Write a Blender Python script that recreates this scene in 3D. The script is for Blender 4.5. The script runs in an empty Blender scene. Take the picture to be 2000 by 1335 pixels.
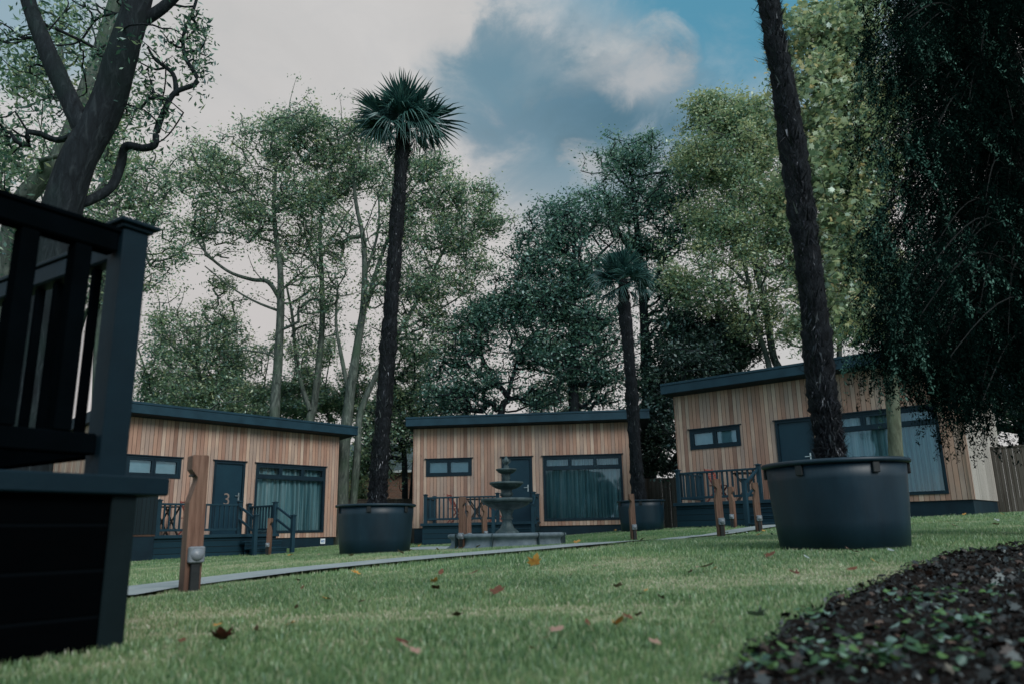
import bpy, math, random
import numpy as np
from mathutils import Vector, Matrix
random.seed(7); rng = np.random.default_rng(7)
sc = bpy.context.scene
COL = sc.collection
R = math.radians

# ------------------------------------------------------------------ camera
F = 1515.0; PITCH = R(13.66); ROLL = R(1.063)
fw = np.array([0, math.cos(PITCH), math.sin(PITCH)]); rt0 = np.array([1.0, 0, 0]); up0 = np.cross(rt0, fw)
RT = rt0*math.cos(ROLL) - up0*math.sin(ROLL); UP = up0*math.cos(ROLL) + rt0*math.sin(ROLL)
def ray(px, py): return fw + RT*(px-1000)/F - UP*(py-667.5)/F
def at(px, py, Y):
    d = ray(px, py); return d*(Y/d[1])
cam_d = bpy.data.cameras.new("camera"); cam = bpy.data.objects.new("camera", cam_d); COL.objects.link(cam)
m = Matrix(((RT[0], UP[0], -fw[0], 0), (RT[1], UP[1], -fw[1], 0), (RT[2], UP[2], -fw[2], 0), (0, 0, 0, 1)))
cam.matrix_world = m
cam_d.sensor_width = 36; cam_d.lens = F/2000*36; cam_d.clip_start = 0.05; cam_d.clip_end = 2000
cam_d.dof.use_dof = True; cam_d.dof.focus_distance = 13; cam_d.dof.aperture_fstop = 2.1
sc.camera = cam

# ------------------------------------------------------------------ terrain height
def _px(px, py, Y): return list(at(px, py, Y))
S = [(-8.82, 19.65, -.52), (-5.85, 25.6, -.33), (-2.9, 24.2, -.38), (3.26, 25.0, -.13), (4.09, 20.9, -.02), (10.2, 17.65, .17),
     _px(1655, 1062, 6.3), _px(732, 1079, 11.7), _px(1255, 1032, 20.2), _px(245, 1262, 2.95), _px(375, 1158, 5.3),
     _px(905, 1072, 14.3), _px(1237, 1052, 16.8), _px(1408, 1047, 13.1), _px(1482, 1037, 15.6), _px(525, 1083, 21.2),
     _px(1434, 1030, 18.6), (0, 2, -.42), (-1, 1.2, -.43), (1.2, 1.5, -.40), (2.5, 3.4, -.33), (4.5, 6.0, -.22), (8, 10, -.02),
     (12, 20, .2), (18, 26, .35), (-12, 14, -.7), (-6, 8, -.52), (-20, 25, -.8), (0, 32, -.4), (-3, -4, -.5), (3, -4, -.45),
     (-10, 2, -.6), (12, 2, -.1), (30, 40, .5), (-30, 40, -1), (0, 50, -.5), (990/1000, 15.0, -.42)]
S = np.array(S, float)
def _phi(r): return np.where(r > 1e-9, r*r*np.log(np.maximum(r, 1e-9)), 0)
_n = len(S); _K = _phi(np.hypot(S[:, None, 0]-S[None, :, 0], S[:, None, 1]-S[None, :, 1])) + np.eye(_n)*3.0
_P = np.c_[np.ones(_n), S[:, :2]]
_w = np.linalg.solve(np.block([[_K, _P], [_P.T, np.zeros((3, 3))]]), np.r_[S[:, 2], np.zeros(3)])
def gz(x, y):
    x = np.asarray(x, float); y = np.asarray(y, float); sh = x.shape
    xc = np.clip(x.ravel(), -28, 28); yc = np.clip(y.ravel(), -6, 48)
    out = np.empty(len(xc))
    for i in range(0, len(xc), 40000):
        a, b = xc[i:i+40000], yc[i:i+40000]
        out[i:i+40000] = _phi(np.hypot(a[:, None]-S[None, :, 0], b[:, None]-S[None, :, 1])) @ _w[:_n] + _w[_n] + _w[_n+1]*a + _w[_n+2]*b
    return out.reshape(sh)
def g1(x, y): return float(gz(np.array([x]), np.array([y]))[0])
def hit(px, py, ymax=30):
    d = ray(px, py); Y = np.linspace(.8, ymax, 1500); P = d[None, :]*(Y/d[1])[:, None]
    h = P[:, 2]-gz(P[:, 0], P[:, 1]); k = np.nonzero(h < 0)[0]
    return P[k[0]] if len(k) else P[-1]

# ------------------------------------------------------------------ mesh helpers
def link(name, me, mat=None, parent=None):
    o = bpy.data.objects.new(name, me); COL.objects.link(o)
    if mat is not None:
        for mm in (mat if isinstance(mat, (list, tuple)) else [mat]): me.materials.append(mm)
    if parent is not None: o.parent = parent
    return o
def np_mesh(name, V, Fc, smooth=False, shade=None):
    V = np.asarray(V, np.float32); Fc = np.asarray(Fc, np.int32)
    me = bpy.data.meshes.new(name); k = Fc.shape[1]
    me.vertices.add(len(V)); me.vertices.foreach_set("co", V.ravel())
    me.loops.add(Fc.size); me.loops.foreach_set("vertex_index", Fc.ravel())
    me.polygons.add(len(Fc)); me.polygons.foreach_set("loop_start", np.arange(0, Fc.size, k, dtype=np.int32))
    if smooth: me.polygons.foreach_set("use_smooth", np.ones(len(Fc), bool))
    if shade is not None:
        a = me.attributes.new("shade", 'FLOAT', 'POINT'); a.data.foreach_set("value", np.asarray(shade, np.float32))
    me.update(calc_edges=True); return me
class MB:
    def __init__(s): s.v = []; s.f = []; s.sm = []
    def add(s, vs, fs, smooth=False):
        b = len(s.v); s.v += [tuple(map(float, v)) for v in vs]; s.f += [tuple(b+i for i in f) for f in fs]; s.sm += [smooth]*len(fs); return s
    def box(s, x0, x1, y0, y1, z0, z1, bev=0, M=None):
        if bev:
            b = bev; pts = []
            for z, ins in ((z0, b), (z0+b, 0), (z1-b, 0), (z1, b)):
                X0, X1, Y0, Y1 = x0+ins, x1-ins, y0+ins, y1-ins; c = b if ins == 0 else b*.5
                pts.append([(X0+c, Y0, z), (X1-c, Y0, z), (X1, Y0+c, z), (X1, Y1-c, z), (X1-c, Y1, z), (X0+c, Y1, z), (X0, Y1-c, z), (X0, Y0+c, z)])
            vs = [p for r_ in pts for p in r_]; fs = [tuple(range(7, -1, -1)), tuple(range(24, 32))]
            for r_ in range(3):
                for i in range(8): j = (i+1) % 8; fs.append((r_*8+i, r_*8+j, r_*8+8+j, r_*8+8+i))
        else:
            vs = [(x0, y0, z0), (x1, y0, z0), (x1, y1, z0), (x0, y1, z0), (x0, y0, z1), (x1, y0, z1), (x1, y1, z1), (x0, y1, z1)]
            fs = [(0, 3, 2, 1), (4, 5, 6, 7), (0, 1, 5, 4), (1, 2, 6, 5), (2, 3, 7, 6), (3, 0, 4, 7)]
        if M is not None: vs = [tuple(M @ Vector(v)) for v in vs]
        return s.add(vs, fs)
    def bar(s, a, b, w, h, bev=0):
        a = Vector(a); b = Vector(b); d = b-a; L = d.length; d.normalize()
        upv = Vector((0, 0, 1)) if abs(d.z) < .95 else Vector((0, 1, 0))
        x = d; y = upv.cross(x).normalized(); z = x.cross(y)
        M = Matrix(((x.x, y.x, z.x, a.x), (x.y, y.y, z.y, a.y), (x.z, y.z, z.z, a.z), (0, 0, 0, 1)))
        return s.box(0, L, -w/2, w/2, -h/2, h/2, bev, M)
    def lathe(s, prof, n=48, cx=0, cy=0, rmod=None, smooth=True):
        vs = []; fs = []; k = len(prof)
        for i in range(n):
            t = 2*math.pi*i/n
            for j, (r_, z) in enumerate(prof):
                q = r_*(rmod(t, j) if rmod else 1); vs.append((cx+q*math.cos(t), cy+q*math.sin(t), z))
        for i in range(n):
            for j in range(k-1): a = i*k+j; b = ((i+1) % n)*k+j; fs.append((a, b, b+1, a+1))
        return s.add(vs, fs, smooth)
    def prism(s, poly, y0, y1, M=None):   # poly in x,z
        n = len(poly); vs = [(x, y0, z) for x, z in poly]+[(x, y1, z) for x, z in poly]
        fs = [tuple(range(n)), tuple(range(2*n-1, n-1, -1))]+[(i, i+n, (i+1) % n+n, (i+1) % n) for i in range(n)]
        if M is not None: vs = [tuple(M @ Vector(v)) for v in vs]
        return s.add(vs, fs)
    def build(s, name, mat, parent=None):
        me = bpy.data.meshes.new(name); me.from_pydata(s.v, [], s.f)
        me.polygons.foreach_set("use_smooth", s.sm); me.update()
        return link(name, me, mat, parent)
def empty(name, loc=(0, 0, 0), rz=0):
    o = bpy.data.objects.new(name, None); COL.objects.link(o); o.location = tuple(map(float, loc)); o.rotation_euler = (0, 0, rz); o.empty_display_size = .2
    return o
def tag(o, label=None, cat=None, group=None, kind=None):
    if label: o['label'] = label
    if cat: o['category'] = cat
    if group: o['group'] = group
    if kind: o['kind'] = kind
    return o
def copy_tree(o, parent=None):
    c = o.copy(); COL.objects.link(c)
    if parent is not None: c.parent = parent
    for ch in [q for q in bpy.data.objects if q.parent == o]: copy_tree(ch, c)
    return c

# ------------------------------------------------------------------ materials
class NT:
    def __init__(s, name):
        s.m = bpy.data.materials.new(name); s.m.use_nodes = True; s.t = s.m.node_tree; s.t.nodes.clear()
        s.out = s.n('ShaderNodeOutputMaterial')
    def n(s, typ, **kw):
        x = s.t.nodes.new(typ)
        for k, v in kw.items(): setattr(x, k, v)
        return x
    def l(s, a, b): s.t.links.new(a, b)
    def val(s, sock, v):
        if isinstance(v, bpy.types.NodeSocket): s.l(v, sock)
        else: sock.default_value = v
    def noise(s, scale, detail=4, vec=None, rough=.5, dist=0):
        x = s.n('ShaderNodeTexNoise'); x.inputs['Scale'].default_value = scale; x.inputs['Detail'].default_value = detail
        x.inputs['Roughness'].default_value = rough; x.inputs['Distortion'].default_value = dist
        if vec is not None: s.l(vec, x.inputs['Vector'])
        return x.outputs['Fac']
    def ramp(s, fac, stops):
        x = s.n('ShaderNodeValToRGB'); s.l(fac, x.inputs[0]); e = x.color_ramp.elements
        while len(e) < len(stops): e.new(.5)
        for q, (p, c) in zip(e, stops): q.position = p; q.color = (*c, 1) if len(c) == 3 else c
        return x.outputs[0]
    def mix(s, fac, a, b, mode='MIX'):
        x = s.n('ShaderNodeMix', data_type='RGBA', blend_type=mode); s.val(x.inputs[0], fac)
        for k, v in ((6, a), (7, b)):
            if isinstance(v, tuple): x.inputs[k].default_value = (*v, 1)[:4]
            else: s.l(v, x.inputs[k])
        return x.outputs[2]
    def math(s, op, a, b=0, c=None):
        x = s.n('ShaderNodeMath', operation=op); s.val(x.inputs[0], a); s.val(x.inputs[1], b)
        if c is not None: s.val(x.inputs[2], c)
        return x.outputs[0]
    def obj(s): return s.n('ShaderNodeTexCoord').outputs['Object']
    def mapping(s, vec, scale=(1, 1, 1), loc=(0, 0, 0)):
        x = s.n('ShaderNodeMapping'); s.l(vec, x.inputs[0]); x.inputs['Scale'].default_value = scale; x.inputs['Location'].default_value = loc; return x.outputs[0]
    def bump(s, h, strength=.3, dist=.02):
        x = s.n('ShaderNodeBump'); x.inputs['Strength'].default_value = strength; x.inputs['Distance'].default_value = dist; s.l(h, x.inputs['Height']); return x.outputs[0]
    def pbr(s, col, rough=.7, bump=None, spec=.4, metal=0):
        b = s.n('ShaderNodeBsdfPrincipled')
        if isinstance(col, tuple): b.inputs['Base Color'].default_value = (*col, 1)[:4]
        else: s.l(col, b.inputs['Base Color'])
        s.val(b.inputs['Roughness'], rough); b.inputs['Specular IOR Level'].default_value = spec; b.inputs['Metallic'].default_value = metal
        if bump is not None: s.l(bump, b.inputs['Normal'])
        s.l(b.outputs[0], s.out.inputs[0]); return s.m
def simple(name, c1, c2, scale=6, rough=.6, bs=.15, spec=.4, det=5, stretch=(1, 1, 1), metal=0):
    t = NT(name); v = t.mapping(t.obj(), stretch); n1 = t.noise(scale, det, v)
    col = t.ramp(n1, [(.3, c1), (.7, c2)])
    return t.pbr(col, rough, t.bump(t.noise(scale*6, 4, v), bs, .01), spec, metal)

def cladding_mat(name, W=.112, pal=None, light=1.0, axis=0):
    t = NT(name); o = t.obj(); sp = t.n('ShaderNodeSeparateXYZ'); t.l(o, sp.inputs[0])
    x = t.math('ADD', sp.outputs[0], t.math('MULTIPLY', sp.outputs[1], 1.0)); x = t.math('ADD', x, 40)
    q = t.math('DIVIDE', x, W); idx = t.math('FLOOR', q); fr = t.math('FRACT', q)
    wn = t.n('ShaderNodeTexWhiteNoise', noise_dimensions='1D'); t.l(idx, wn.inputs['W'])
    cb = t.n('ShaderNodeCombineXYZ'); t.l(t.math('MULTIPLY', idx, 3.71), cb.inputs[0]); t.l(x, cb.inputs[1]); t.l(sp.outputs[2], cb.inputs[2])
    gr = t.noise(14, 8, t.mapping(cb.outputs[0], (1, 9, .35)), .65, .6)
    big = t.noise(1.1, 3, t.mapping(cb.outputs[0], (3.3, 1, .8)))
    pal = pal or [(0, (.12, .064, .045)), (.2, (.26, .148, .112)), (.45, (.37, .228, .170)), (.65, (.29, .213, .18)), (.85, (.44, .312, .243)), (1, (.47, .375, .315))]
    pal = [(p, tuple(light*1.1*k for k in c)) for p, c in pal]
    mixv = t.math('ADD', t.math('MULTIPLY', wn.outputs[0], .68), t.math('MULTIPLY', t.math('SUBTRACT', big, .24), .7))
    col = t.ramp(mixv, pal)
    col = t.mix(.5, col, t.ramp(gr, [(.3, (.45, .42, .42)), (.55, (1, 1, 1)), (.75, (.75, .72, .7))]), 'MULTIPLY')
    # knots
    vo = t.n('ShaderNodeTexVoronoi'); vo.inputs['Scale'].default_value = 1.5; t.l(t.mapping(cb.outputs[0], (1, 5, 1.2)), vo.inputs['Vector'])
    col = t.mix(t.ramp(vo.outputs['Distance'], [(.03, (.8, .8, .8)), (.1, (0, 0, 0))]), col, (.07, .035, .02))
    # weathering towards the foot
    dirt = t.noise(2.5, 5, t.mapping(o, (1, 1, .25)))
    col = t.mix(t.math('MULTIPLY', t.ramp(dirt, [(.45, (0, 0, 0)), (.75, (1, 1, 1))]), .35), col, (.17, .15, .14))
    edge = t.math('ABSOLUTE', t.math('SUBTRACT', fr, .5)); groove = t.ramp(edge, [(.44, (0, 0, 0)), (.475, (1, 1, 1))])
    col = t.mix(groove, col, (.03, .018, .012))
    h = t.math('SUBTRACT', t.math('MULTIPLY', gr, .15), groove)
    return t.pbr(col, .72, t.bump(h, .6, .01), .25)
M = {}
M['clad'] = cladding_mat('cedar_cladding')
M['cladgrey'] = cladding_mat('sunlit_side_cladding', .112, [(0, (.20, .185, .17)), (.5, (.31, .285, .265)), (1, (.40, .37, .345))])  # weathered end-wall cladding, paled: its brighter light is put into the colour
M['fence'] = cladding_mat('fence_boards', .13, [(0, (.022, .019, .016)), (.5, (.048, .042, .036)), (1, (.08, .072, .062))])
M['navy'] = simple('navy_trim', (.006, .025, .040), (.011, .038, .058), 3, .55, .08, .22)
M['navyd'] = simple('navy_dark_trim', (.003, .012, .021), (.005, .020, .032), 3, .6, .1, .2)
M['door'] = simple('door_paint', (.004, .022, .038), (.006, .030, .048), 2, .5, .05, .25)
def board_mat(name, a, b, W, vert=False, rough=.6, spec=.15):
    t = NT(name); o = t.obj(); sp = t.n('ShaderNodeSeparateXYZ'); t.l(o, sp.inputs[0])
    src = t.math('ADD', sp.outputs[0], sp.outputs[1]) if vert else sp.outputs[2]
    q = t.math('DIVIDE', t.math('ADD', src, 30.03), W); fr = t.math('FRACT', q); idx = t.math('FLOOR', q)
    wn = t.n('ShaderNodeTexWhiteNoise', noise_dimensions='1D'); t.l(idx, wn.inputs['W'])
    g = t.ramp(t.math('ABSOLUTE', t.math('SUBTRACT', fr, .5)), [(.44, (0, 0, 0)), (.48, (1, 1, 1))])
    nz = t.noise(7, 6, t.mapping(o, (1, 1, 6) if not vert else (6, 6, 1)))
    col = t.mix(t.math('ADD', t.math('MULTIPLY', wn.outputs[0], .5), t.math('MULTIPLY', nz, .5)), a, b)
    col = t.mix(g, col, (.002, .003, .004))
    return t.pbr(col, rough, t.bump(t.math('SUBTRACT', t.math('MULTIPLY', nz, .2), g), .5, .01), spec)
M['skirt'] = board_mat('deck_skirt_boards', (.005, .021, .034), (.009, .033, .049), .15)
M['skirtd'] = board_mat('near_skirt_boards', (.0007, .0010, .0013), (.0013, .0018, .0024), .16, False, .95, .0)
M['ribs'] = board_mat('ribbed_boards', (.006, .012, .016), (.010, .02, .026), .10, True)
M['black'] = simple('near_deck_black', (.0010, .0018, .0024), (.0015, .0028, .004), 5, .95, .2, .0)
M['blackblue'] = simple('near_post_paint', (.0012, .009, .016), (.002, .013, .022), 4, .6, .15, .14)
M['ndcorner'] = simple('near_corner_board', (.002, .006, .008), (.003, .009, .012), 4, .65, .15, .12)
M['rooftop'] = simple('roof_sheet', (.012, .03, .045), (.02, .05, .07), 3, .5, .1)
M['interior'] = simple('room_interior', (.02, .025, .03), (.035, .04, .045), 2, .9)
M['post'] = None
def wood_post():
    t = NT('bollard_timber'); o = t.obj(); v = t.mapping(o, (1, 1, .06)); gr = t.noise(60, 8, v, .6, .4); bg = t.noise(3, 3, o)
    col = t.ramp(gr, [(.3, (.075, .036, .026)), (.5, (.14, .075, .054)), (.75, (.22, .13, .098))])
    col = t.mix(t.ramp(bg, [(.4, (0, 0, 0)), (.7, (.5, .5, .5))]), col, (.13, .085, .06))
    sp = t.n('ShaderNodeSeparateXYZ'); t.l(o, sp.inputs[0])
    foot = t.ramp(t.math('ADD', sp.outputs[2], t.math('MULTIPLY', bg, .2)), [(.05, (1, 1, 1)), (.35, (0, 0, 0))])
    col = t.mix(foot, col, (.05, .027, .02))
    return t.pbr(col, .7, t.bump(gr, .3, .004), .25)
M['post'] = wood_post()
M['pot'] = simple('black_plastic_tub', (.004, .012, .018), (.011, .026, .037), 2.2, .38, .12, .5, stretch=(1, 1, .35))
def tubmat():
    t = NT('scuffed_black_tub'); o = t.obj(); n1 = t.noise(2.5, 6, t.mapping(o, (1, 1, .4)), .6); n2 = t.noise(14, 8, t.mapping(o, (1, 1, .12)), .7, 1); n3 = t.noise(5, 8, o, .75, .5)
    col = t.ramp(n1, [(.3, (.0018, .010, .019)), (.7, (.005, .024, .041))])
    col = t.mix(t.math('MULTIPLY', t.ramp(n2, [(.58, (0, 0, 0)), (.8, (1, 1, 1))]), .22), col, (.04, .06, .075))
    col = t.mix(t.ramp(n3, [(.66, (0, 0, 0)), (.72, (.35, .35, .35))]), col, (.03, .045, .055))
    sp = t.n('ShaderNodeSeparateXYZ'); t.l(o, sp.inputs[0]); col = t.mix(t.ramp(t.math('ADD', sp.outputs[2], t.math('MULTIPLY', n2, .12)), [(.03, (.6, .6, .6)), (.12, (0, 0, 0))]), col, (.025, .03, .026))
    return t.pbr(col, t.math('ADD', .33, t.math('MULTIPLY', n3, .25)), t.bump(n2, .12, .01), .35)
M['pot'] = tubmat()
M['potclip'] = simple('tub_clip_plastic', (.004, .006, .008), (.008, .01, .012), 5, .5)
M['soil'] = simple('soil', (.004, .003, .003), (.014, .010, .009), 14, .95, .9, .1)
M['stone'] = simple('cast_stone', (.085, .115, .14), (.17, .21, .24), 7, .8, .5, .3, 8)
M['stoned'] = simple('weathered_fountain_stone', (.014, .030, .036), (.060, .092, .10), 7, .6, .5, .4, 8)
M['concrete'] = simple('path_concrete', (.19, .225, .24), (.27, .305, .315), 5, .85, .3, .2, 9)
M['brick'] = None
def brick():
    t = NT('red_brick'); b = t.n('ShaderNodeTexBrick'); t.l(t.mapping(t.obj(), (1, 1, 1)), b.inputs['Vector'])
    mp = t.n('ShaderNodeCombineXYZ'); sp = t.n('ShaderNodeSeparateXYZ'); t.l(t.obj(), sp.inputs[0]); t.l(t.math('ADD', sp.outputs[0], sp.outputs[1]), mp.inputs[0]); t.l(sp.outputs[2], mp.inputs[1]); t.l(mp.outputs[0], b.inputs['Vector'])
    b.inputs['Color1'].default_value = (.16, .065, .04, 1); b.inputs['Color2'].default_value = (.10, .045, .03, 1); b.inputs['Mortar'].default_value = (.16, .14, .12, 1)
    b.inputs['Scale'].default_value = 1; b.inputs['Brick Width'].default_value = .22; b.inputs['Row Height'].default_value = .075; b.inputs['Mortar Size'].default_value = .008
    return t.pbr(b.outputs[0], .9)
M['brick'] = brick()
M['slate'] = board_mat('slate_roof', (.03, .05, .055), (.05, .075, .08), .12)
M['gutter'] = simple('pale_gutter', (.35, .36, .36), (.45, .46, .46), 3, .5)
M['redwood'] = simple('red_hardwood', (.15, .035, .028), (.25, .065, .05), 20, .55, .2, .4, 6, (6, 6, .6))
M['table'] = simple('dark_table', (.02, .016, .014), (.035, .028, .025), 10, .5)
M['steel'] = simple('brushed_steel', (.45, .46, .47), (.6, .6, .6), 20, .35, .05, .5, metal=1)
M['greybox'] = simple('grey_plastic', (.13, .15, .175), (.19, .21, .24), 8, .4, .05)
M['number'] = simple('number_decal', (.16, .12, .105), (.20, .15, .13), 9, .6)
M['plate'] = simple('white_plate', (.5, .55, .6), (.62, .66, .7), 30, .5)
M['plateblue'] = simple('blue_plate_mark', (.03, .12, .3), (.05, .16, .36), 10, .5)
def curtain():
    t = NT('teal_curtain'); v = t.mapping(t.obj(), (1, 1, .04)); n1 = t.noise(11, 3, v)
    col = t.ramp(n1, [(.3, (.12, .27, .30)), (.5, (.30, .48, .50)), (.7, (.52, .62, .62))])
    a = t.n('ShaderNodeBsdfDiffuse'); t.l(col, a.inputs[0]); b = t.n('ShaderNodeBsdfTranslucent'); t.l(col, b.inputs[0])
    mx = t.n('ShaderNodeMixShader'); mx.inputs[0].default_value = .15; t.l(a.outputs[0], mx.inputs[1]); t.l(b.outputs[0], mx.inputs[2]); t.l(mx.outputs[0], t.out.inputs[0]); return t.m
M['curtain'] = curtain()
def blind():
    t = NT('pale_blind'); n1 = t.noise(5, 3, t.obj()); col = t.ramp(n1, [(.3, (.22, .36, .40)), (.7, (.32, .46, .50))]); return t.pbr(col, .8)
M['blind'] = blind()
def glass():
    t = NT('window_glass'); tr = t.n('ShaderNodeBsdfTransparent'); tr.inputs[0].default_value = (.80, .90, .95, 1)
    gl = t.n('ShaderNodeBsdfGlossy'); gl.inputs['Roughness'].default_value = .03; gl.inputs[0].default_value = (.8, .92, 1, 1)
    wv = t.bump(t.noise(1.2, 2, t.obj()), .15, .03); t.l(wv, gl.inputs['Normal'])
    fr = t.n('ShaderNodeFresnel'); fr.inputs[0].default_value = 1.6
    mx = t.n('ShaderNodeMixShader'); t.l(t.math('ADD', t.math('MULTIPLY', fr.outputs[0], 1.0), .04), mx.inputs[0]); t.l(tr.outputs[0], mx.inputs[1]); t.l(gl.outputs[0], mx.inputs[2])
    t.l(mx.outputs[0], t.out.inputs[0]); return t.m
M['glass'] = glass()
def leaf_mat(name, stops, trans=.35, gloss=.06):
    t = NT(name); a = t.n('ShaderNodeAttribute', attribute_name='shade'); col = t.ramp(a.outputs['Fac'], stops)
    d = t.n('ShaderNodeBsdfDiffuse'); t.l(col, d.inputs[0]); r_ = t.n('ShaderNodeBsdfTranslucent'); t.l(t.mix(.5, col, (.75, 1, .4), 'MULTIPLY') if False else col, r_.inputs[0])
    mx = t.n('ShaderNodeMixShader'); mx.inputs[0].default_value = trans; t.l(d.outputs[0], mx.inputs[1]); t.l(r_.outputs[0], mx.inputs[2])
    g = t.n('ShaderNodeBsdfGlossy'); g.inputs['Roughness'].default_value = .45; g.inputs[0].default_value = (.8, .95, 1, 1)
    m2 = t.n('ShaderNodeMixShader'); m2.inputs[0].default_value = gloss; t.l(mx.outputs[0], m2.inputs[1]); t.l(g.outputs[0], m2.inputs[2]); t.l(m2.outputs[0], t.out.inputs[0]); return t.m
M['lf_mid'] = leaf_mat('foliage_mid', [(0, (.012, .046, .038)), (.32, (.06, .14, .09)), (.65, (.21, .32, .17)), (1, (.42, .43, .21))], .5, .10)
M['lf_teal'] = leaf_mat('foliage_teal', [(0, (.012, .052, .046)), (.4, (.05, .145, .11)), (.8, (.15, .27, .17)), (1, (.24, .36, .22))], .45, .10)
M['lf_dark'] = leaf_mat('foliage_dark', [(0, (.008, .022, .018)), (.6, (.018, .042, .030)), (1, (.045, .08, .05))], .25)
M['lf_gold'] = leaf_mat('foliage_gold', [(0, (.05, .10, .055)), (.4, (.18, .27, .15)), (.75, (.40, .46, .24)), (1, (.58, .46, .22))], .5, .10)
M['lf_con'] = leaf_mat('foliage_conifer', [(0, (.002, .006, .006)), (.55, (.005, .015, .012)), (.75, (.045, .11, .085)), (1, (.14, .27, .22))], .25, .0)
M['lf_palm'] = leaf_mat('palm_leaf', [(0, (.012, .045, .045)), (.6, (.032, .10, .088)), (1, (.12, .22, .18))], .25, .05)
M['lf_palmdry'] = leaf_mat('palm_leaf_old', [(0, (.05, .07, .06)), (1, (.13, .18, .16))], .2, .05)
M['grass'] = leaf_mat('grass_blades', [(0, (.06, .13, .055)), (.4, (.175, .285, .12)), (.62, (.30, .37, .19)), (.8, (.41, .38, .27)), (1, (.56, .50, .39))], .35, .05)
M['litter'] = leaf_mat('leaf_litter_mix', [(0, (.004, .003, .003)), (.7, (.012, .008, .007)), (.90, (.05, .024, .015)), (.97, (.15, .10, .08)), (1, (.06, .09, .05))], .1, .06)
M['cover'] = leaf_mat('groundcover_leaf', [(0, (.015, .05, .03)), (.4, (.045, .12, .04)), (.62, (.10, .20, .05)), (.8, (.07, .15, .11)), (1, (.20, .29, .27))], .25, .06)
def bark(name, a, b, c, sc_=5, moss=None):
    t = NT(name); o = t.obj(); v = t.mapping(o, (1, 1, .22)); n1 = t.noise(sc_*3, 9, v, .65, .8); n2 = t.noise(1.3, 4, o)
    col = t.ramp(n1, [(.32, a), (.52, b), (.72, c)])
    if moss: col = t.mix(t.ramp(n2, [(.48, (0, 0, 0)), (.7, (.8, .8, .8))]), col, moss)
    return t.pbr(col, .9, t.bump(n1, .9, .03), .15)
M['bark'] = bark('bark_grey', (.022, .028, .026), (.068, .084, .075), (.15, .17, .15), 4, (.045, .075, .05))
M['barkd'] = bark('bark_dark', (.005, .007, .009), (.011, .015, .019), (.032, .040, .045), 5, (.009, .019, .018))
M['barkblack'] = bark('bark_black', (.004, .005, .005), (.009, .011, .011), (.018, .022, .022), 5)
M['barkp'] = bark('bark_pale', (.05, .055, .04), (.10, .115, .085), (.17, .19, .15), 5, (.07, .09, .055))
M['palmbark'] = bark('palm_fibre', (.003, .0035, .005), (.008, .010, .013), (.026, .030, .036), 9)
M['shard'] = leaf_mat('palm_fibre_shards', [(0, (.004, .004, .006)), (.75, (.016, .016, .022)), (.93, (.06, .058, .07)), (1, (.20, .20, .22))], .05, .03)
def lawn():
    t = NT('lawn_ground'); o = t.obj(); n1 = t.noise(.9, 5, o); n2 = t.noise(14, 6, o); n3 = t.noise(90, 3, o)
    col = t.ramp(n1, [(.35, (.08, .16, .065)), (.55, (.13, .21, .09)), (.72, (.24, .23, .14))])
    col = t.mix(.6, col, t.ramp(n2, [(.3, (.5, .5, .5)), (.7, (1.2, 1.2, 1.2))]), 'MULTIPLY')
    return t.pbr(col, .95, t.bump(n3, .8, .02), .1)
M['lawn'] = lawn()

# ------------------------------------------------------------------ the setting
xs = np.unique(np.r_[np.linspace(-400, -40, 10), np.linspace(-40, -14, 14), np.linspace(-14, 14, 113), np.linspace(14, 40, 14), np.linspace(40, 400, 10)])
ys = np.unique(np.r_[np.linspace(-80, -4, 12), np.linspace(-4, 30, 137), np.linspace(30, 60, 12), np.linspace(60, 600, 12)])
gx, gy = np.meshgrid(xs, ys); V = np.c_[gx.ravel(), gy.ravel(), gz(gx.ravel(), gy.ravel())]
nx = len(xs); a = (np.arange(len(ys)-1)[:, None]*nx+np.arange(nx-1)[None, :]).ravel()
lawn_o = tag(link('lawn', np_mesh('lawn', V, np.c_[a, a+1, a+nx+1, a+nx], True), M['lawn']), kind='structure')
lawn_o['label'] = 'short green lawn rising gently towards the huts on the right'

def strip_from_px(pts, ymax=30):
    W_ = [hit(px, py, ymax)[:2] for px, py in pts]; W_ = np.array(W_)
    t = np.arange(len(W_)); tt = np.linspace(0, len(W_)-1, 12*len(W_))
    P = np.c_[np.interp(tt, t, W_[:, 0]), np.interp(tt, t, W_[:, 1])]
    for _ in range(12): P[1:-1] = (P[:-2]+P[1:-1]*2+P[2:])/4
    return P
path1 = strip_from_px([(150, 1176), (253, 1158), (400, 1139), (550, 1120), (700, 1105), (850, 1091), (1000, 1079), (1150, 1066), (1300, 1054), (1400, 1045)])
end = np.array([6.0, 18.2]); path1 = np.r_[path1, np.linspace(path1[-1], end, 8)[1:]]
path2 = np.array([[-2.9, 20.2], [-2.2, 19.0], [-1.4, 17.4], [-.6, 16.0], [-.1, 15.2]])
tt = np.linspace(0, 4, 40); path2 = np.c_[np.interp(tt, range(5), path2[:, 0]), np.interp(tt, range(5), path2[:, 1])]
PW = .38
def ribbon(P, w, dz=.012):
    T = np.gradient(P, axis=0); T /= np.linalg.norm(T, axis=1)[:, None]; N = np.c_[-T[:, 1], T[:, 0]]; k = 5
    cols = []
    for j in range(k):
        q = P+N*w*(2*j/(k-1)-1); cols.append(np.c_[q, gz(q[:, 0], q[:, 1])+dz])
    V = np.stack(cols, 1).reshape(-1, 3); n = len(P)
    a = (np.arange(n-1)[:, None]*k+np.arange(k-1)[None, :]).ravel()
    return V, np.c_[a, a+1, a+k+1, a+k]
V, Fc = ribbon(path1, PW, .03); tag(link('path', np_mesh('path', V, Fc, True), M['concrete']), 'narrow pale concrete path crossing the lawn', kind='structure')
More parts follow.
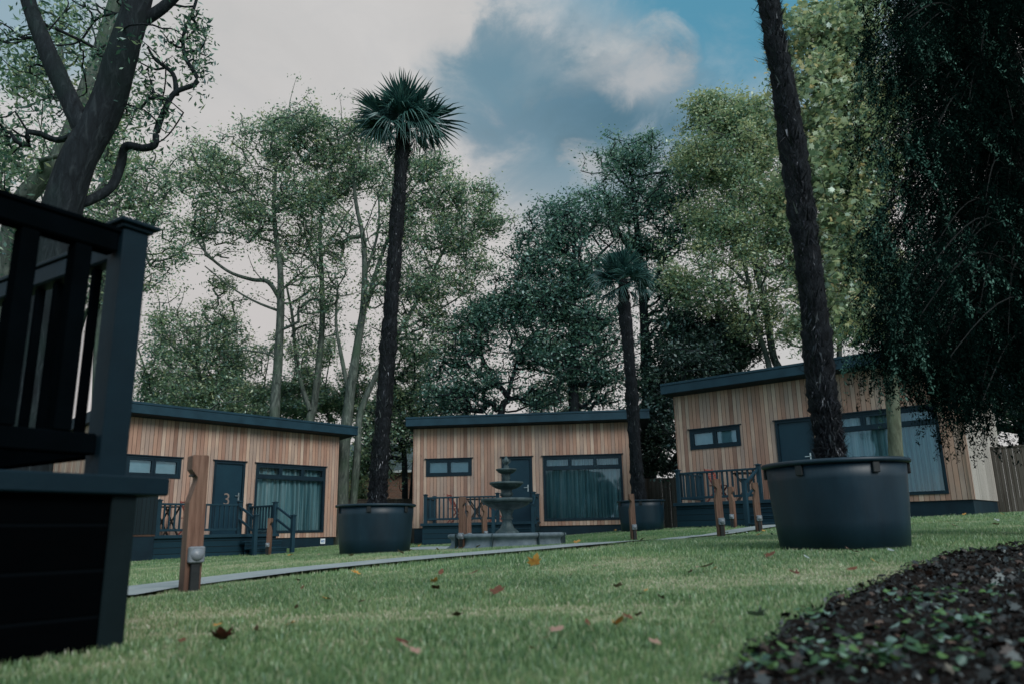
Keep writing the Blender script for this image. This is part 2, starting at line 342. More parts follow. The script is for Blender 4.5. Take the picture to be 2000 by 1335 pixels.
V, Fc = ribbon(path2, .6, .026); tag(link('path', np_mesh('path', V, Fc, True), M['concrete']), 'short concrete path beside the fountain', kind='structure')

# soil bed, bottom right
bed_edge_px = [(1330, 1420), (1400, 1335), (1500, 1245), (1620, 1178), (1740, 1125), (1850, 1085), (2010, 1062)]
BE = np.array([hit(px, py, 12)[:2] for px, py in bed_edge_px])
BE = np.r_[[[.4, .2]], BE, [[BE[-1][0]+4, BE[-1][1]+1.5]]]
tt = np.linspace(0, len(BE)-1, 90); BEs = np.c_[np.interp(tt, range(len(BE)), BE[:, 0]), np.interp(tt, range(len(BE)), BE[:, 1])]
BEs[1:-1] += np.c_[np.sin(tt*9)*.02, np.cos(tt*7.3)*.03][1:-1]
def in_bed(x, y):
    yb = np.interp(x, BEs[:, 0], BEs[:, 1], left=-9)
    return y < yb-.0
bx = np.linspace(.45, 9, 120); by = np.linspace(0, 1, 50)
yb = np.interp(bx, BEs[:, 0], BEs[:, 1]); GX = np.repeat(bx, 50); GY = (-2+(yb[:, None]+2)*by[None, :]**.6).ravel()
edge_f = np.tile(by, 120); hz = gz(GX, GY)+.006+.012*np.minimum(1, (1-edge_f)*6)+rng.normal(0, .006, len(GX))
a = (np.arange(119)[:, None]*50+np.arange(49)[None, :]).ravel()
tag(link('soil_bed', np_mesh('soil_bed', np.c_[GX, GY, hz], np.c_[a, a+50, a+51, a+1], True), M['soil']), 'dark bare soil bed in the bottom right corner', kind='structure')

# ------------------------------------------------------------------ grass blades
def near_path(x, y):
    m_ = np.zeros(len(x), bool)
    for P, w in ((path1, PW), (path2, .6)):
        for i in range(0, len(P)):
            m_ |= (x-P[i, 0])**2+(y-P[i, 1])**2 < (w-.015)**2
    return m_
POTS = []
FOUNT = at(991, 1060, 15.0); FOUNT = (float(FOUNT[0]), 15.0)
def grass_field(n, y0, y1, w, h, two):
    u = rng.random(n); y = np.sqrt(y0*y0+u*(y1*y1-y0*y0)); x = y*(rng.random(n)*1.5-.74)
    keep = ~in_bed(x, y) & ~near_path(x, y) & ((x-FOUNT[0])**2+(y-FOUNT[1])**2 > 1.1**2)
    x, y = x[keep], y[keep]; n = len(x); z = gz(x, y)
    # patchiness
    pt = np.sin(x*1.3+np.sin(y*.9)*2)*np.cos(y*1.1+np.sin(x*.7)*1.7)+.6*np.sin(x*4.1+1)*np.sin(y*3.3+2)
    def vn(X, Y_, sc_, sd):
        g_ = np.random.default_rng(sd).random((128, 128)); a_ = (X*sc_) % 127; b_ = (Y_*sc_) % 127; i_ = a_.astype(int); j_ = b_.astype(int); fa = a_-i_; fb = b_-j_; fa = fa*fa*(3-2*fa); fb = fb*fb*(3-2*fb)
        i1, j1 = (i_+1) % 128, (j_+1) % 128
        return (g_[i_, j_]*(1-fa)+g_[i1, j_]*fa)*(1-fb)+(g_[i_, j1]*(1-fa)+g_[i1, j1]*fa)*fb
    nv_ = .5*vn(x+50, y+50, 1.1, 1)+.3*vn(x+50, y+50, 3.1, 2)+.2*vn(x+50, y+50, 9, 3)
    dry = np.clip((nv_-.52)*5.5, 0, 1); lush = np.clip((.47-nv_)*5, 0, 1)
    ang = rng.random(n)*math.tau; ww = w*(.6+.8*rng.random(n)); hh = h*(.5+.8*rng.random(n))*(1-.5*dry+.35*lush)
    lean = rng.random(n)*.8*hh; la = rng.random(n)*math.tau
    dx, dy = np.cos(ang)*ww/2, np.sin(ang)*ww/2; lx, ly = np.cos(la)*lean, np.sin(la)*lean
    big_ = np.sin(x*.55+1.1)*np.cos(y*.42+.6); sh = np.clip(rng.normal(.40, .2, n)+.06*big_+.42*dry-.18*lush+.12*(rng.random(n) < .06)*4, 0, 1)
    b0 = np.c_[x-dx, y-dy, z-.005]; b1 = np.c_[x+dx, y+dy, z-.005]; tip = np.c_[x+lx, y+ly, z+hh]
    if two:
        m0 = np.c_[x-dx*.8+lx*.35, y-dy*.8+ly*.35, z+hh*.6]; m1 = np.c_[x+dx*.8+lx*.35, y+dy*.8+ly*.35, z+hh*.6]
        V = np.stack([b0, b1, m0, m1, tip], 1).reshape(-1, 3); k = np.arange(n)*5
        Fc = np.r_[np.c_[k, k+1, k+3], np.c_[k, k+3, k+2], np.c_[k+2, k+3, k+4]]
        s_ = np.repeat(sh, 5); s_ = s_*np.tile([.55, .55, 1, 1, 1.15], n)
    else:
        V = np.stack([b0, b1, tip], 1).reshape(-1, 3); k = np.arange(n)*3; Fc = np.c_[k, k+1, k+2]
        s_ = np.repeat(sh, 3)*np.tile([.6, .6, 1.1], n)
    return V, Fc, np.clip(s_, 0, 1)
parts = [grass_field(260000, .9, 6, .0036, .024, True), grass_field(170000, 6, 13, .007, .028, False), grass_field(90000, 13, 26, .015, .032, False)]
V = np.concatenate([p[0] for p in parts]); off = np.cumsum([0]+[len(p[0]) for p in parts]); Fc = np.concatenate([p[1]+o for p, o in zip(parts, off)]); s_ = np.concatenate([p[2] for p in parts])
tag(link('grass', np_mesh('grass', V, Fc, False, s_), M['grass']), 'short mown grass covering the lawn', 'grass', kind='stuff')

# ------------------------------------------------------------------ huts
HW = 7.27; HD = 4.2; WT = 3.12
holes = [(.43, 1.91, 1.505, 2.03), (2.935, 3.885, -.06, 2.03), (4.28, 6.77, .015, 2.02)]
def make_hut():
    r = empty('wooden_hut')
    # front wall with real openings
    us = sorted({0, HW, *[h[0] for h in holes], *[h[1] for h in holes]}); vs = sorted({-.15, WT, *[h[2] for h in holes], *[h[3] for h in holes]})
    w = MB()
    for i in range(len(us)-1):
        for j in range(len(vs)-1):
            cu, cv = (us[i]+us[i+1])/2, (vs[j]+vs[j+1])/2
            if any(h[0] < cu < h[1] and h[2] < cv < h[3] for h in holes): continue
            w.add([(us[i], 0, vs[j]), (us[i+1], 0, vs[j]), (us[i+1], 0, vs[j+1]), (us[i], 0, vs[j+1])], [(0, 1, 2, 3)])
    for (a0, a1, b0, b1) in holes:
        d = .08
        w.add([(a0, 0, b0), (a1, 0, b0), (a1, 0, b1), (a0, 0, b1), (a0, d, b0), (a1, d, b0), (a1, d, b1), (a0, d, b1)], [(0, 4, 5, 1), (1, 5, 6, 2), (2, 6, 7, 3), (3, 7, 4, 0)])
    BT = WT-.35
    w.add([(0, 0, -.15), (0, 0, WT), (0, HD, BT), (0, HD, -.15)], [(0, 1, 2, 3)])
    w.add([(0, HD, -.15), (0, HD, BT), (HW, HD, BT), (HW, HD, -.15)], [(0, 1, 2, 3)])
    w.build('wall', M['clad'], r)
    sw = MB(); sw.add([(HW, 0, -.15), (HW, HD, -.15), (HW, HD, BT), (HW, 0, WT)], [(0, 1, 2, 3)]); sw.build('side_wall', M['cladgrey'], r)
    for x_ in (HW-.035, -.022): c = MB(); c.box(x_, x_+.057, -.022, .035, -.152, WT); c.build('corner_trim', M['clad'], r)
    p = MB(); p.box(.03, HW-.03, .035, HD-.03, -1.3, -.152); p.build('plinth', M['navyd'], r)
    # roof: slightly falling to the back
    ro = MB(); x0, x1 = -.16, HW+.42; y0, y1 = -.42, HD+.3; sl = .35/HD
    z = lambda y, t: 3.38-t-sl*(y+.42)
    vs_ = [(x0, y0, z(y0, .0)), (x1, y0, z(y0, .0)), (x1, y1, z(y1, 0)), (x0, y1, z(y1, 0)), (x0, y0, z(y0, .29)), (x1, y0, z(y0, .29)), (x1, y1, z(y1, .29)), (x0, y1, z(y1, .29))]
    ro.add(vs_, [(0, 1, 2, 3), (4, 7, 6, 5), (1, 5, 6, 2), (2, 6, 7, 3), (3, 7, 4, 0), (0, 4, 5, 1)])
    rf = ro.build('roof', M['navyd'], r)
    fa = MB(); fa.box(x0-.025, x1+.025, y0-.025, y0-.002, 3.10, 3.33, .004); fa.box(x0-.03, x1+.03, y0-.04, y0+.03, 3.335, 3.40, .006)
    fa.build('fascia', M['navy'], rf)
    fb = MB()
    fb.add([(x1+.002, y0, 3.10), (x1+.025, y0, 3.10), (x1+.025, y1, 3.10-sl*(y1-y0)), (x1+.002, y1, 3.10-sl*(y1-y0)), (x1+.002, y0, 3.39), (x1+.025, y0, 3.39), (x1+.025, y1, 3.39-sl*(y1-y0)), (x1+.002, y1, 3.39-sl*(y1-y0))], [(0, 3, 2, 1), (4, 5, 6, 7), (0, 1, 5, 4), (1, 2, 6, 5), (2, 3, 7, 6), (3, 0, 4, 7)])
    fb.build('fascia', M['navy'], rf)
    it = MB(); it.box(.1, HW-.1, .9, .95, -.1, 2.6); it.box(.1, HW-.1, .12, .9, -.12, -.1); it.box(.1, HW-.1, .12, .9, 2.6, 2.62); it.build('interior_wall', M['interior'], r)
    # windows
    def frame(mb, a0, a1, b0, b1, t, y0=-.02, y1=.07):
        mb.box(a0, a1, y0, y1, b1-t, b1); mb.box(a0, a1, y0, y1, b0, b0+t); mb.box(a0, a0+t, y0, y1, b0+t, b1-t); mb.box(a1-t, a1, y0, y1, b0+t, b1-t)
    def window(h, casements, transom=None):
        a0, a1, b0, b1 = h; f = MB(); frame(f, a0-.02, a1+.02, b0-.02, b1+.015, .06)
        f.box(a0-.07, a1+.07, -.05, .0, b1+.016, b1+.04)
        wo = f.build('window', M['navyd'], r)
        cs = MB(); pn = MB()
        for (c0, c1, d0, d1, t) in casements:
            if t: frame(cs, c0+.004, c1-.004, d0+.004, d1-.004, t, -.012, .05)
        if transom: cs.box(a0+.042, a1-.042, -.016, .06, transom-.035, transom+.035)
        cs.build('casement', M['navyd'], wo)
        for (c0, c1, d0, d1, t) in casements:
            g = MB(); g.add([(c0+t, .025, d0+t), (c1-t, .025, d0+t), (c1-t, .025, d1-t), (c0+t, .025, d1-t)], [(0, 1, 2, 3)]); g.build('pane', M['glass'], wo)
        return wo
    a0, a1, b0, b1 = holes[0]; mid = (a0+a1)/2
    w1 = window(holes[0], [(a0+.04, mid, b0+.04, b1-.045, .055), (mid, a1-.04, b0+.04, b1-.045, .055)])
    bl = MB(); bl.add([(a0, .1, b0), (a1, .1, b0), (a1, .1, b1), (a0, .1, b1)], [(0, 1, 2, 3)]); bl.build('blind', M['blind'], w1)
    a0, a1, b0, b1 = holes[2]; third = (a1-a0-.08)/3
    cas = [(a0+.04+third*i, a0+.04+third*(i+1), 1.66, b1-.045, .055) for i in range(3)]+[(a0+.04, a1-.04, b0+.04, 1.60, .012)]
    w2 = window(holes[2], cas, 1.63)
    n = 420; u = np.linspace(a0, a1, n); ph = u*34+2.2*np.sin(u*3.1)+1.1*np.sin(u*7.3); dy = .055*np.sin(ph)+.022*np.sin(ph*2.3+1)+.02*np.sin(ph*.37)
    rows = 9; V = []; 
    for j in range(rows):
        tz = j/(rows-1); V.append(np.c_[u, .19+dy*(1.1-.35*tz)+.008*np.sin(u*11+tz*5), np.full(n, b0-.03+(b1+.03-b0)*tz)])
    V = np.concatenate(V); a = (np.arange(rows-1)[:, None]*n+np.arange(n-1)[None, :]).ravel()
    link('curtain', np_mesh('curtain', V, np.c_[a, a+1, a+n+1, a+n], True), M['curtain'], w2)
    # door
    a0, a1, b0, b1 = holes[1]; d = MB(); d.box(a0+.055, a1-.055, .02, .06, b0+.02, b1-.055, .004); do = d.build('door', M['door'], r)
    fr = MB(); frame(fr, a0-.02, a1+.02, b0-.02, b1+.01, .07); fr.box(a0-.07, a1+.07, -.05, 0, b1+.011, b1+.035); fr.build('door_frame', M['navyd'], do)
    hd = MB(); hd.box(a1-.15, a1-.11, .008, .02, .93, 1.15, .003); hd.box(a1-.26, a1-.12, -.035, -.018, 1.05, 1.07, .003); hd.box(a1-.14, a1-.12, -.035, .01, 1.05, 1.07); hd.build('handle', M['steel'], do)
    return r
HUTS = [((-10.42, 20.066, .073), 50.55), ((-3.304, 25.758, .29), -6.33), ((4.699, 22.371, .65), -40.6)]
HL = ['long cedar-clad hut on the left behind the wooden post, blue door marked 3', 'cedar-clad hut in the middle behind the stone fountain', 'cedar-clad hut on the right behind the largest black tub']
hut0 = make_hut(); huts = [hut0, copy_tree(hut0), copy_tree(hut0)]
for o, (loc, a), lb in zip(huts, HUTS, HL):
    o.location = loc; o.rotation_euler = (0, 0, R(a)); tag(o, lb, 'hut', 'flat-roofed cedar huts round the lawn')
d0 = [c for c in hut0.children if c.name.startswith('door')][0]
cv = bpy.data.curves.new('door_number', 'FONT'); cv.body = '3'; cv.size = .48; cv.extrude = .002
tmp = bpy.data.objects.new('door_number_text', cv); COL.objects.link(tmp); bpy.context.view_layer.update()
nme = bpy.data.meshes.new_from_object(tmp.evaluated_get(bpy.context.evaluated_depsgraph_get())); bpy.data.objects.remove(tmp); nme.materials.clear()
no = bpy.data.objects.new('door_number', nme); COL.objects.link(no); no.parent = d0; no.location = (3.26, .012, .80); no.rotation_euler = (R(90), 0, 0); nme.materials.append(M['number'])
pl = MB(); pl.box(6.72, 6.90, .018, .034, -.36, -.20, .003); plo = pl.build('notice_plate', M['plate'], hut0)
pl = MB(); pl.box(6.75, 6.79, .012, .0175, -.31, -.25); pl.box(6.80, 6.87, .012, .0175, -.27, -.25); pl.box(6.80, 6.87, .012, .0175, -.31, -.29); pl.build('notice_print', M['plateblue'], plo)

# ------------------------------------------------------------------ hut decks
def post(name, x, y, z0, z1, par, mat, w=.10, cap=True):
    p = MB(); p.box(x-w/2, x+w/2, y-w/2, y+w/2, z0, z1, .004); o = p.build(name, mat, par)
    if cap:
        c = MB(); k = w/2+.022; c.box(x-k, x+k, y-k, y+k, z1+.001, z1+.022, .003)
        c.add([(x-k+.01, y-k+.01, z1+.022), (x+k-.01, y-k+.01, z1+.022), (x+k-.01, y+k-.01, z1+.022), (x-k+.01, y+k-.01, z1+.022), (x, y, z1+.045)], [(0, 1, 4), (1, 2, 4), (2, 3, 4), (3, 0, 4)])
        c.build('post_cap', mat, o)
    return o
def railing(par, a, b, zt, zb, mat, n, bw=.04, rw=.07, rh=.05):
    a = Vector(a); b = Vector(b)
    t = MB(); t.bar((a.x, a.y, zt), (b.x, b.y, zt), rw, rh, .006); t.build('top_rail', mat, par)
    t = MB(); t.bar((a.x, a.y, zb), (b.x, b.y, zb), .045, .06, .005); t.build('bottom_rail', mat, par)
    for i in range(n):
        q = a.lerp(b, (i+.7)/(n+.4)); t = MB(); ang = math.atan2(b.y-a.y, b.x-a.x)
        t.box(-bw/2, bw/2, -bw/2, bw/2, zb+.031, zt-rh/2-.001, .003, Matrix.Translation((q.x, q.y, 0)) @ Matrix.Rotation(ang, 4, 'Z')); t.build('baluster', mat, par)
def make_deck():
    r = empty('timber_deck'); n_ = M['navy']
    fl = MB()
    for i in range(10): y = -1.5+i*.148; fl.box(.6, 4.14, y, y+.142, -.05, -.022, .003)
    fl.build('deck_boards', n_, r)
    s = MB(); s.box(.64, 4.10, -1.46, -1.43, -1.1, -.051); s.box(.64, .67, -1.43, -.05, -1.1, -.051); s.box(4.07, 4.10, -1.43, -.05, -1.1, -.051); s.build('skirt', M['skirt'], r)
    ed = MB(); ed.box(.585, 4.155, -1.522, -1.501, -.10, -.018, .004); ed.build('edge_board', n_, r)
    for (x, y) in ((.72, -1.4), (2.95, -1.4), (4.06, -1.4), (.72, -.10), (4.06, -.10)): post('post', x, y, -.021, .82, r, n_)
    railing(r, (.775, -1.4, 0), (2.895, -1.4, 0), .74, .10, n_, 15)
    railing(r, (.72, -1.345, 0), (.72, -.155, 0), .74, .10, n_, 8)
    railing(r, (4.06, -1.345, 0), (4.06, -.155, 0), .74, .10, n_, 8)
    for i, zt in enumerate((-.21, -.39, -.57)):
        t = MB(); y = -1.525-.26*i; t.box(2.93, 4.09, y-.26, y-.001, zt-.03, zt, .004); st = t.build('step', n_, r)
        t = MB(); t.box(2.95, 4.07, y-.245, y-.23, zt-.4, zt-.031); t.build('riser', M['skirt'], st)
    for x in (2.93, 4.09):
        post('newel_post', x, -2.25, -1.1, .44, r, n_)
        for dz in (0, -.33):
            t = MB(); t.bar((x, -1.45, .70+dz), (x, -2.20, .36+dz), .05, .055, .004); t.build('stair_rail', n_, r)
    return r
deck0 = make_deck(); decks = [deck0, copy_tree(deck0), copy_tree(deck0)]
DLb = ['navy railed deck with three steps in front of the left hut with door 3', 'navy railed deck of the middle hut, half hidden behind the fountain', 'navy railed deck of the right-hand hut, behind three short wooden posts']
for o, (loc, a), lb in zip(decks, HUTS, DLb):
    o.location = loc; o.rotation_euler = (0, 0, R(a)); tag(o, lb, 'deck', 'navy decks with railings at the huts')
def hut_pt(h, u, o, v=-.021):
    (X, Y, Z), a = HUTS[h]; a = R(a); return (X+u*math.cos(a)+o*math.sin(a), Y+u*math.sin(a)-o*math.cos(a), Z+v)
# folding chairs and tables
def make_chair():
    r = empty('folding_chair'); m_ = M['redwood']
    for s_ in (-1, 1):
        x = s_*.21
        t = MB(); t.bar((x, .22, 0), (x, -.20, .46), .022, .035); t.build('leg', m_, r)
        t = MB(); t.bar((x*.88, -.22, 0), (x*.88, .24, .88), .022, .038); t.build('leg', m_, r)
    s = MB()
    for i in range(7): s.box(-.19, .19, -.20+i*.06, -.20+i*.06+.045, .43, .448, .003)
    s.build('seat', m_, r)
    b = MB()
    for i in range(7): z = .50+i*.055; y = -.22+.46*z/.88-.022; b.box(-.175, .175, y-.009, y+.009, z, z+.036, .003)
    b.build('backrest', m_, r); return r
def make_table():
    r = empty('round_table'); t = MB(); t.lathe([(0, .70), (.33, .70), (.345, .705), (.345, .725), (.33, .73), (0, .73)], 32); t.build('table_top', M['table'], r)
    for k in range(2):
        for s_ in (-1, 1):
            t = MB(); t.bar((s_*.24, (-.16 if k else .16), 0), (-s_*.24, (-.16 if k else .16), .69), .025, .04); t.build('leg', M['table'], r)
    return r
ch = make_chair(); tb = make_table()
spots = [(0, 1.95, .75, 95, 'slatted red folding chair on the left hut deck'), (1, 1.55, .8, 85, 'slatted red folding chair on the middle hut deck, left of its table'), (1, 2.85, .7, -95, 'slatted red folding chair on the middle hut deck, partly behind the fountain'),
         (2, 1.5, .75, 85, 'slatted red folding chair behind the railing of the right hut deck'), (2, 3.15, .6, -100, 'slatted red folding chair near the door of the right hut')]
for i, (h, u, o, rz, lb) in enumerate(spots):
    c = ch if i == 0 else copy_tree(ch); c.location = hut_pt(h, u, o); c.rotation_euler = (0, 0, R(HUTS[h][1]+rz)); tag(c, lb, 'chair', 'red folding chairs on the decks')
for i, (h, u, o, lb) in enumerate([(0, 1.25, .8, 'small dark table on the left hut deck beside a red chair'), (1, 2.2, .8, 'small dark table on the middle hut deck'), (2, 2.3, .75, 'small dark table between two red chairs on the right hut deck')]):
    c = tb if i == 0 else copy_tree(tb); c.location = hut_pt(h, u, o); c.rotation_euler = (0, 0, R(HUTS[h][1]+20)); tag(c, lb, 'table', 'small tables on the decks')
# dark screen left of first deck
ps = empty('privacy_screen', (*hut_pt(0, 0, 0, 0),), R(HUTS[0][1])); tag(ps, 'dark ribbed upright screen at the left end of the left hut deck', 'screen')
t = MB(); t.box(-1.2, .575, -1.62, -1.55, 0.0, 1.33, .005); t.build('panel', M['ribs'], ps)
t = MB(); t.box(-1.2, .56, -1.60, -1.55, -1.1, -.045); t.build('base', M['navyd'], ps)
t = MB(); t.box(-1.2, .58, -1.61, -1.56, -.044, -.001); t.build('sill_strip', M['post'], ps)

# ------------------------------------------------------------------ near deck on the left
ND = R(57); dv = np.array([math.cos(ND), math.sin(ND)]); nv = np.array([math.sin(ND), -math.cos(ND)])
C0 = at(262, 930, 3.0)      # far front corner of the platform top edge
nd = empty('garden_deck', (float(C0[0]), float(C0[1]), 0), ND); tag(nd, 'near black deck with chunky railing filling the left edge', 'deck')
zt = float(C0[2]); zg = g1(C0[0], C0[1])-.15
# local: x along dv (to far right), y = -n outward negative.  platform extends x<0, y>0
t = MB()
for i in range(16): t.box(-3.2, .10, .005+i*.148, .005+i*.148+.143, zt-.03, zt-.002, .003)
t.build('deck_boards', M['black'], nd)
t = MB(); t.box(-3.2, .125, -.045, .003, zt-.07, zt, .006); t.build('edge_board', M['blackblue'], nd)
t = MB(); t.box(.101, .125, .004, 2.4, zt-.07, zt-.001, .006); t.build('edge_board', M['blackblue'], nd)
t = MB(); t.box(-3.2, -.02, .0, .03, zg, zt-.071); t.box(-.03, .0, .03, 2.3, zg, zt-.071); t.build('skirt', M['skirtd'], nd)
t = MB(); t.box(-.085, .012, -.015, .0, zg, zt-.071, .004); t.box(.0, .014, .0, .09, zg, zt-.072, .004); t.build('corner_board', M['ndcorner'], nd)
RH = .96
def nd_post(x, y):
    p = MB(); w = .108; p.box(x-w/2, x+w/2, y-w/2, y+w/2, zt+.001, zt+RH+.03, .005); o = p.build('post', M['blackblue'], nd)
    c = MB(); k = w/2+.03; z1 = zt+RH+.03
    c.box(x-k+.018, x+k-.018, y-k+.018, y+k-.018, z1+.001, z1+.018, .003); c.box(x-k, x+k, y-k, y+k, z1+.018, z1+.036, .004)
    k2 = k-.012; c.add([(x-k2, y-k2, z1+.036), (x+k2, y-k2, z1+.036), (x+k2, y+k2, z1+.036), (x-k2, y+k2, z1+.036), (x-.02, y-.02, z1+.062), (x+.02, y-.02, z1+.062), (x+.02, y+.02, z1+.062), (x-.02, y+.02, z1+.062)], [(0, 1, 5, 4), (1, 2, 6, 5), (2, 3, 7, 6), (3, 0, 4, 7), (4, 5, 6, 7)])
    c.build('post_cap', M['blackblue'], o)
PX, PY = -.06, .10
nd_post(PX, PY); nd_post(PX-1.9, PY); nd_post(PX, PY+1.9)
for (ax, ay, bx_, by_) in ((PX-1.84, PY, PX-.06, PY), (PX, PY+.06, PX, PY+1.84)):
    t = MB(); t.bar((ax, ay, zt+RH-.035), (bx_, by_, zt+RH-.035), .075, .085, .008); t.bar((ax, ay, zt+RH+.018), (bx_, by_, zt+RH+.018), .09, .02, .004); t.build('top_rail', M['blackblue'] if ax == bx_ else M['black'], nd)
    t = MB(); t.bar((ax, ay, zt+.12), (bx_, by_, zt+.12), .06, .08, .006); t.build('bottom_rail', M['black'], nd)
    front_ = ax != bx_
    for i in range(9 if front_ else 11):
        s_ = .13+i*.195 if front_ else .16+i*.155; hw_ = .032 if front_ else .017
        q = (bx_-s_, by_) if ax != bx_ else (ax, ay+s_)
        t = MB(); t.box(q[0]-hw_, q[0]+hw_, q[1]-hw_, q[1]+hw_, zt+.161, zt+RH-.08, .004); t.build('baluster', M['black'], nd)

# ------------------------------------------------------------------ bollards
def make_bollard():
    r = empty('bollard_light'); w = .108; H = .94
    poly = [(-w/2, -.12), (w/2, -.12), (w/2, H-.008), (w/2-.008, H), (-w/2+.008, H), (-w/2, H-.008), (-w/2, H-.10), (-.012, H-.155), (-.012, H-.18), (-w/2-.0, H-.33)]
    p = MB(); p.prism(poly, -w/2, w/2); p.build('timber_post', M['post'], r)
    l = MB(); l.box(-.048, -.016, -.03, .03, H-.15, H-.135, .003); l.build('lamp_lens', M['potclip'], r)
    b = MB(); b.box(-.045, .055, -w/2-.05, -w/2-.001, .20, .31, .008); bo = b.build('socket_box', M['greybox'], r)
    c = MB(); c.lathe([(0, .022), (.022, .019), (.036, .010), (.042, 0)], 24); c.v = [(x+.005, -w/2-.051-z, y+.255) for x, y, z in c.v]; c.build('round_cover', M['greybox'], bo)
    k = MB(); k.box(-.025, .035, -w/2-.03, -w/2-.002, -.10, .199, .004); k.build('conduit', M['potclip'], r)
    return r
bol = make_bollard()
bspots = [(369, 1158, 5.35, 1, 'tallest-looking timber post in front of the near deck, grey round socket low on it'),
          (903, 1072, 14.3, -1, 'timber post standing against the left end of the fountain basin'), (915, 1053, 18.6, 1, 'timber post just behind the one at the fountain basin'),
          (947, 1047, 20.0, 1, 'timber post behind the fountain basin, nearest to its column'), (1238, 1052, 16.8, 1, 'timber post alone on the lawn in front of the farthest palm tub'),
          (1409, 1047, 13.1, 1, 'nearest of the three timber posts left of the big tub'), (1434, 1030, 18.6, -1, 'farthest of the three timber posts left of the big tub'),
          (1483, 1037, 15.6, 1, 'timber post closest to the big tub, beside the deck steps'), (524, 1083, 21.0, -1, 'timber post in front of the steps of the left hut')]
for i, (px, py, Y, rz, lb) in enumerate(bspots):
    o = bol if i == 0 else copy_tree(bol); p = at(px, py, Y); o.location = (float(p[0]), Y, g1(p[0], Y)); o.rotation_euler = (0, R(random.uniform(-1, 1)), math.atan2(-float(p[0]), Y)+rz*R(random.uniform(16, 24))); o.scale = (rz, 1, .955 if i == 0 else 1); tag(o, lb, 'post light', 'timber post lights along the path')

# ------------------------------------------------------------------ tubs
def make_tub():
    r = empty('planter_tub'); t = MB()
    t.lathe([(.0, .0), (.50, 0), (.525, .01), (.548, .25), (.562, .40), (.575, .60), (.583, .745), (.563, .745), (.54, .45), (.52, .3)], 80); t.build('tub_body', M['pot'], r)
    t = MB(); t.lathe([(.583, .722), (.608, .726), (.618, .732), (.620, .752), (.612, .762), (.60, .765), (.575, .760), (.566, .745), (.566, .716)], 80); t.build('rim', M['pot'], r)
    for k in range(6):
        a_ = math.tau*(k+.15)/6; t = MB(); t.box(.578, .604, -.032, .032, .635, .724, .006, Matrix.Rotation(a_, 4, 'Z')); t.build('rim_clip', M['potclip'], r)
    t = MB(); t.lathe([(0, .66), (.2, .665), (.45, .65), (.572, .64)], 40); t.build('soil_fill', M['soil'], r)
    return r
tub = make_tub()
TUBS = [(1648, 1062, 6.35, .91, 'largest-looking black tub on the right lawn under a leaning palm trunk'), (732, 1079, 11.75, .955, 'black tub between the left and middle huts holding the tall palm'), (1255, 1032, 20.2, 1.0, 'farthest black tub beside the middle hut, palm against its right end')]
tubpos = []
for i, (px, py, Y, s_, lb) in enumerate(TUBS):
    o = tub if i == 0 else copy_tree(tub); p = at(px, py, Y); z = g1(p[0], Y); o.location = (float(p[0]), Y, z-.03); o.rotation_euler = (0, R(-.8 if i == 0 else .4), R(31+50*i)); o.scale = (s_,)*3; tag(o, lb, 'planter', 'round black plastic tubs holding palms'); tubpos.append((float(p[0]), Y, z))

# ------------------------------------------------------------------ tubes and trees
def catmull(P, k=6):
    P = np.asarray(P, float); Q = np.vstack([2*P[0]-P[1], P, 2*P[-1]-P[-2]]); out = []
    for i in range(1, len(Q)-2):
        for j in range(k):
            t = j/k; a, b, c, d = Q[i-1], Q[i], Q[i+1], Q[i+2]
            out.append(.5*(2*b+(c-a)*t+(2*a-5*b+4*c-d)*t*t+(3*b-a-3*c+d)*t**3))
    out.append(P[-1]); return np.array(out)
class Tubes:
    def __init__(s): s.V = []; s.F = []; s.n = 0
    def add(s, P, rad, sides=6, rough=0):
        P = np.asarray(P, float); n = len(P)
        if n < 2: return
        T = np.gradient(P, axis=0); T /= np.linalg.norm(T, axis=1)[:, None]+1e-9
        ref = np.array([0.31, .95, .05]) if abs(T[0, 2]) > .7 else np.array([0, 0, 1.0])
        A = np.cross(T, ref); A /= np.linalg.norm(A, axis=1)[:, None]+1e-9; B = np.cross(T, A)
        th = np.arange(sides)*math.tau/sides; rad = np.asarray(rad, float)[:, None]*np.ones((n, sides))
        if rough: rad = rad*(1+rough*(np.sin(th*3+1)[None, :]*.6+np.sin(th*2+P[:, 2:3]*3)*.6+rng.normal(0, .25, (n, sides))))
        V = P[:, None, :]+rad[:, :, None]*(np.cos(th)[None, :, None]*A[:, None, :]+np.sin(th)[None, :, None]*B[:, None, :])
        i = np.arange(n-1)[:, None]*sides; j = np.arange(sides)[None, :]; j2 = (j+1) % sides
        Fq = np.stack([i+j, i+j2, i+sides+j2, i+sides+j], -1).reshape(-1, 4)+s.n
        s.V.append(V.reshape(-1, 3)); s.F.append(Fq); s.n += n*sides
    def build(s, name, mat, parent): return link(name, np_mesh(name, np.concatenate(s.V), np.concatenate(s.F), True), mat, parent)
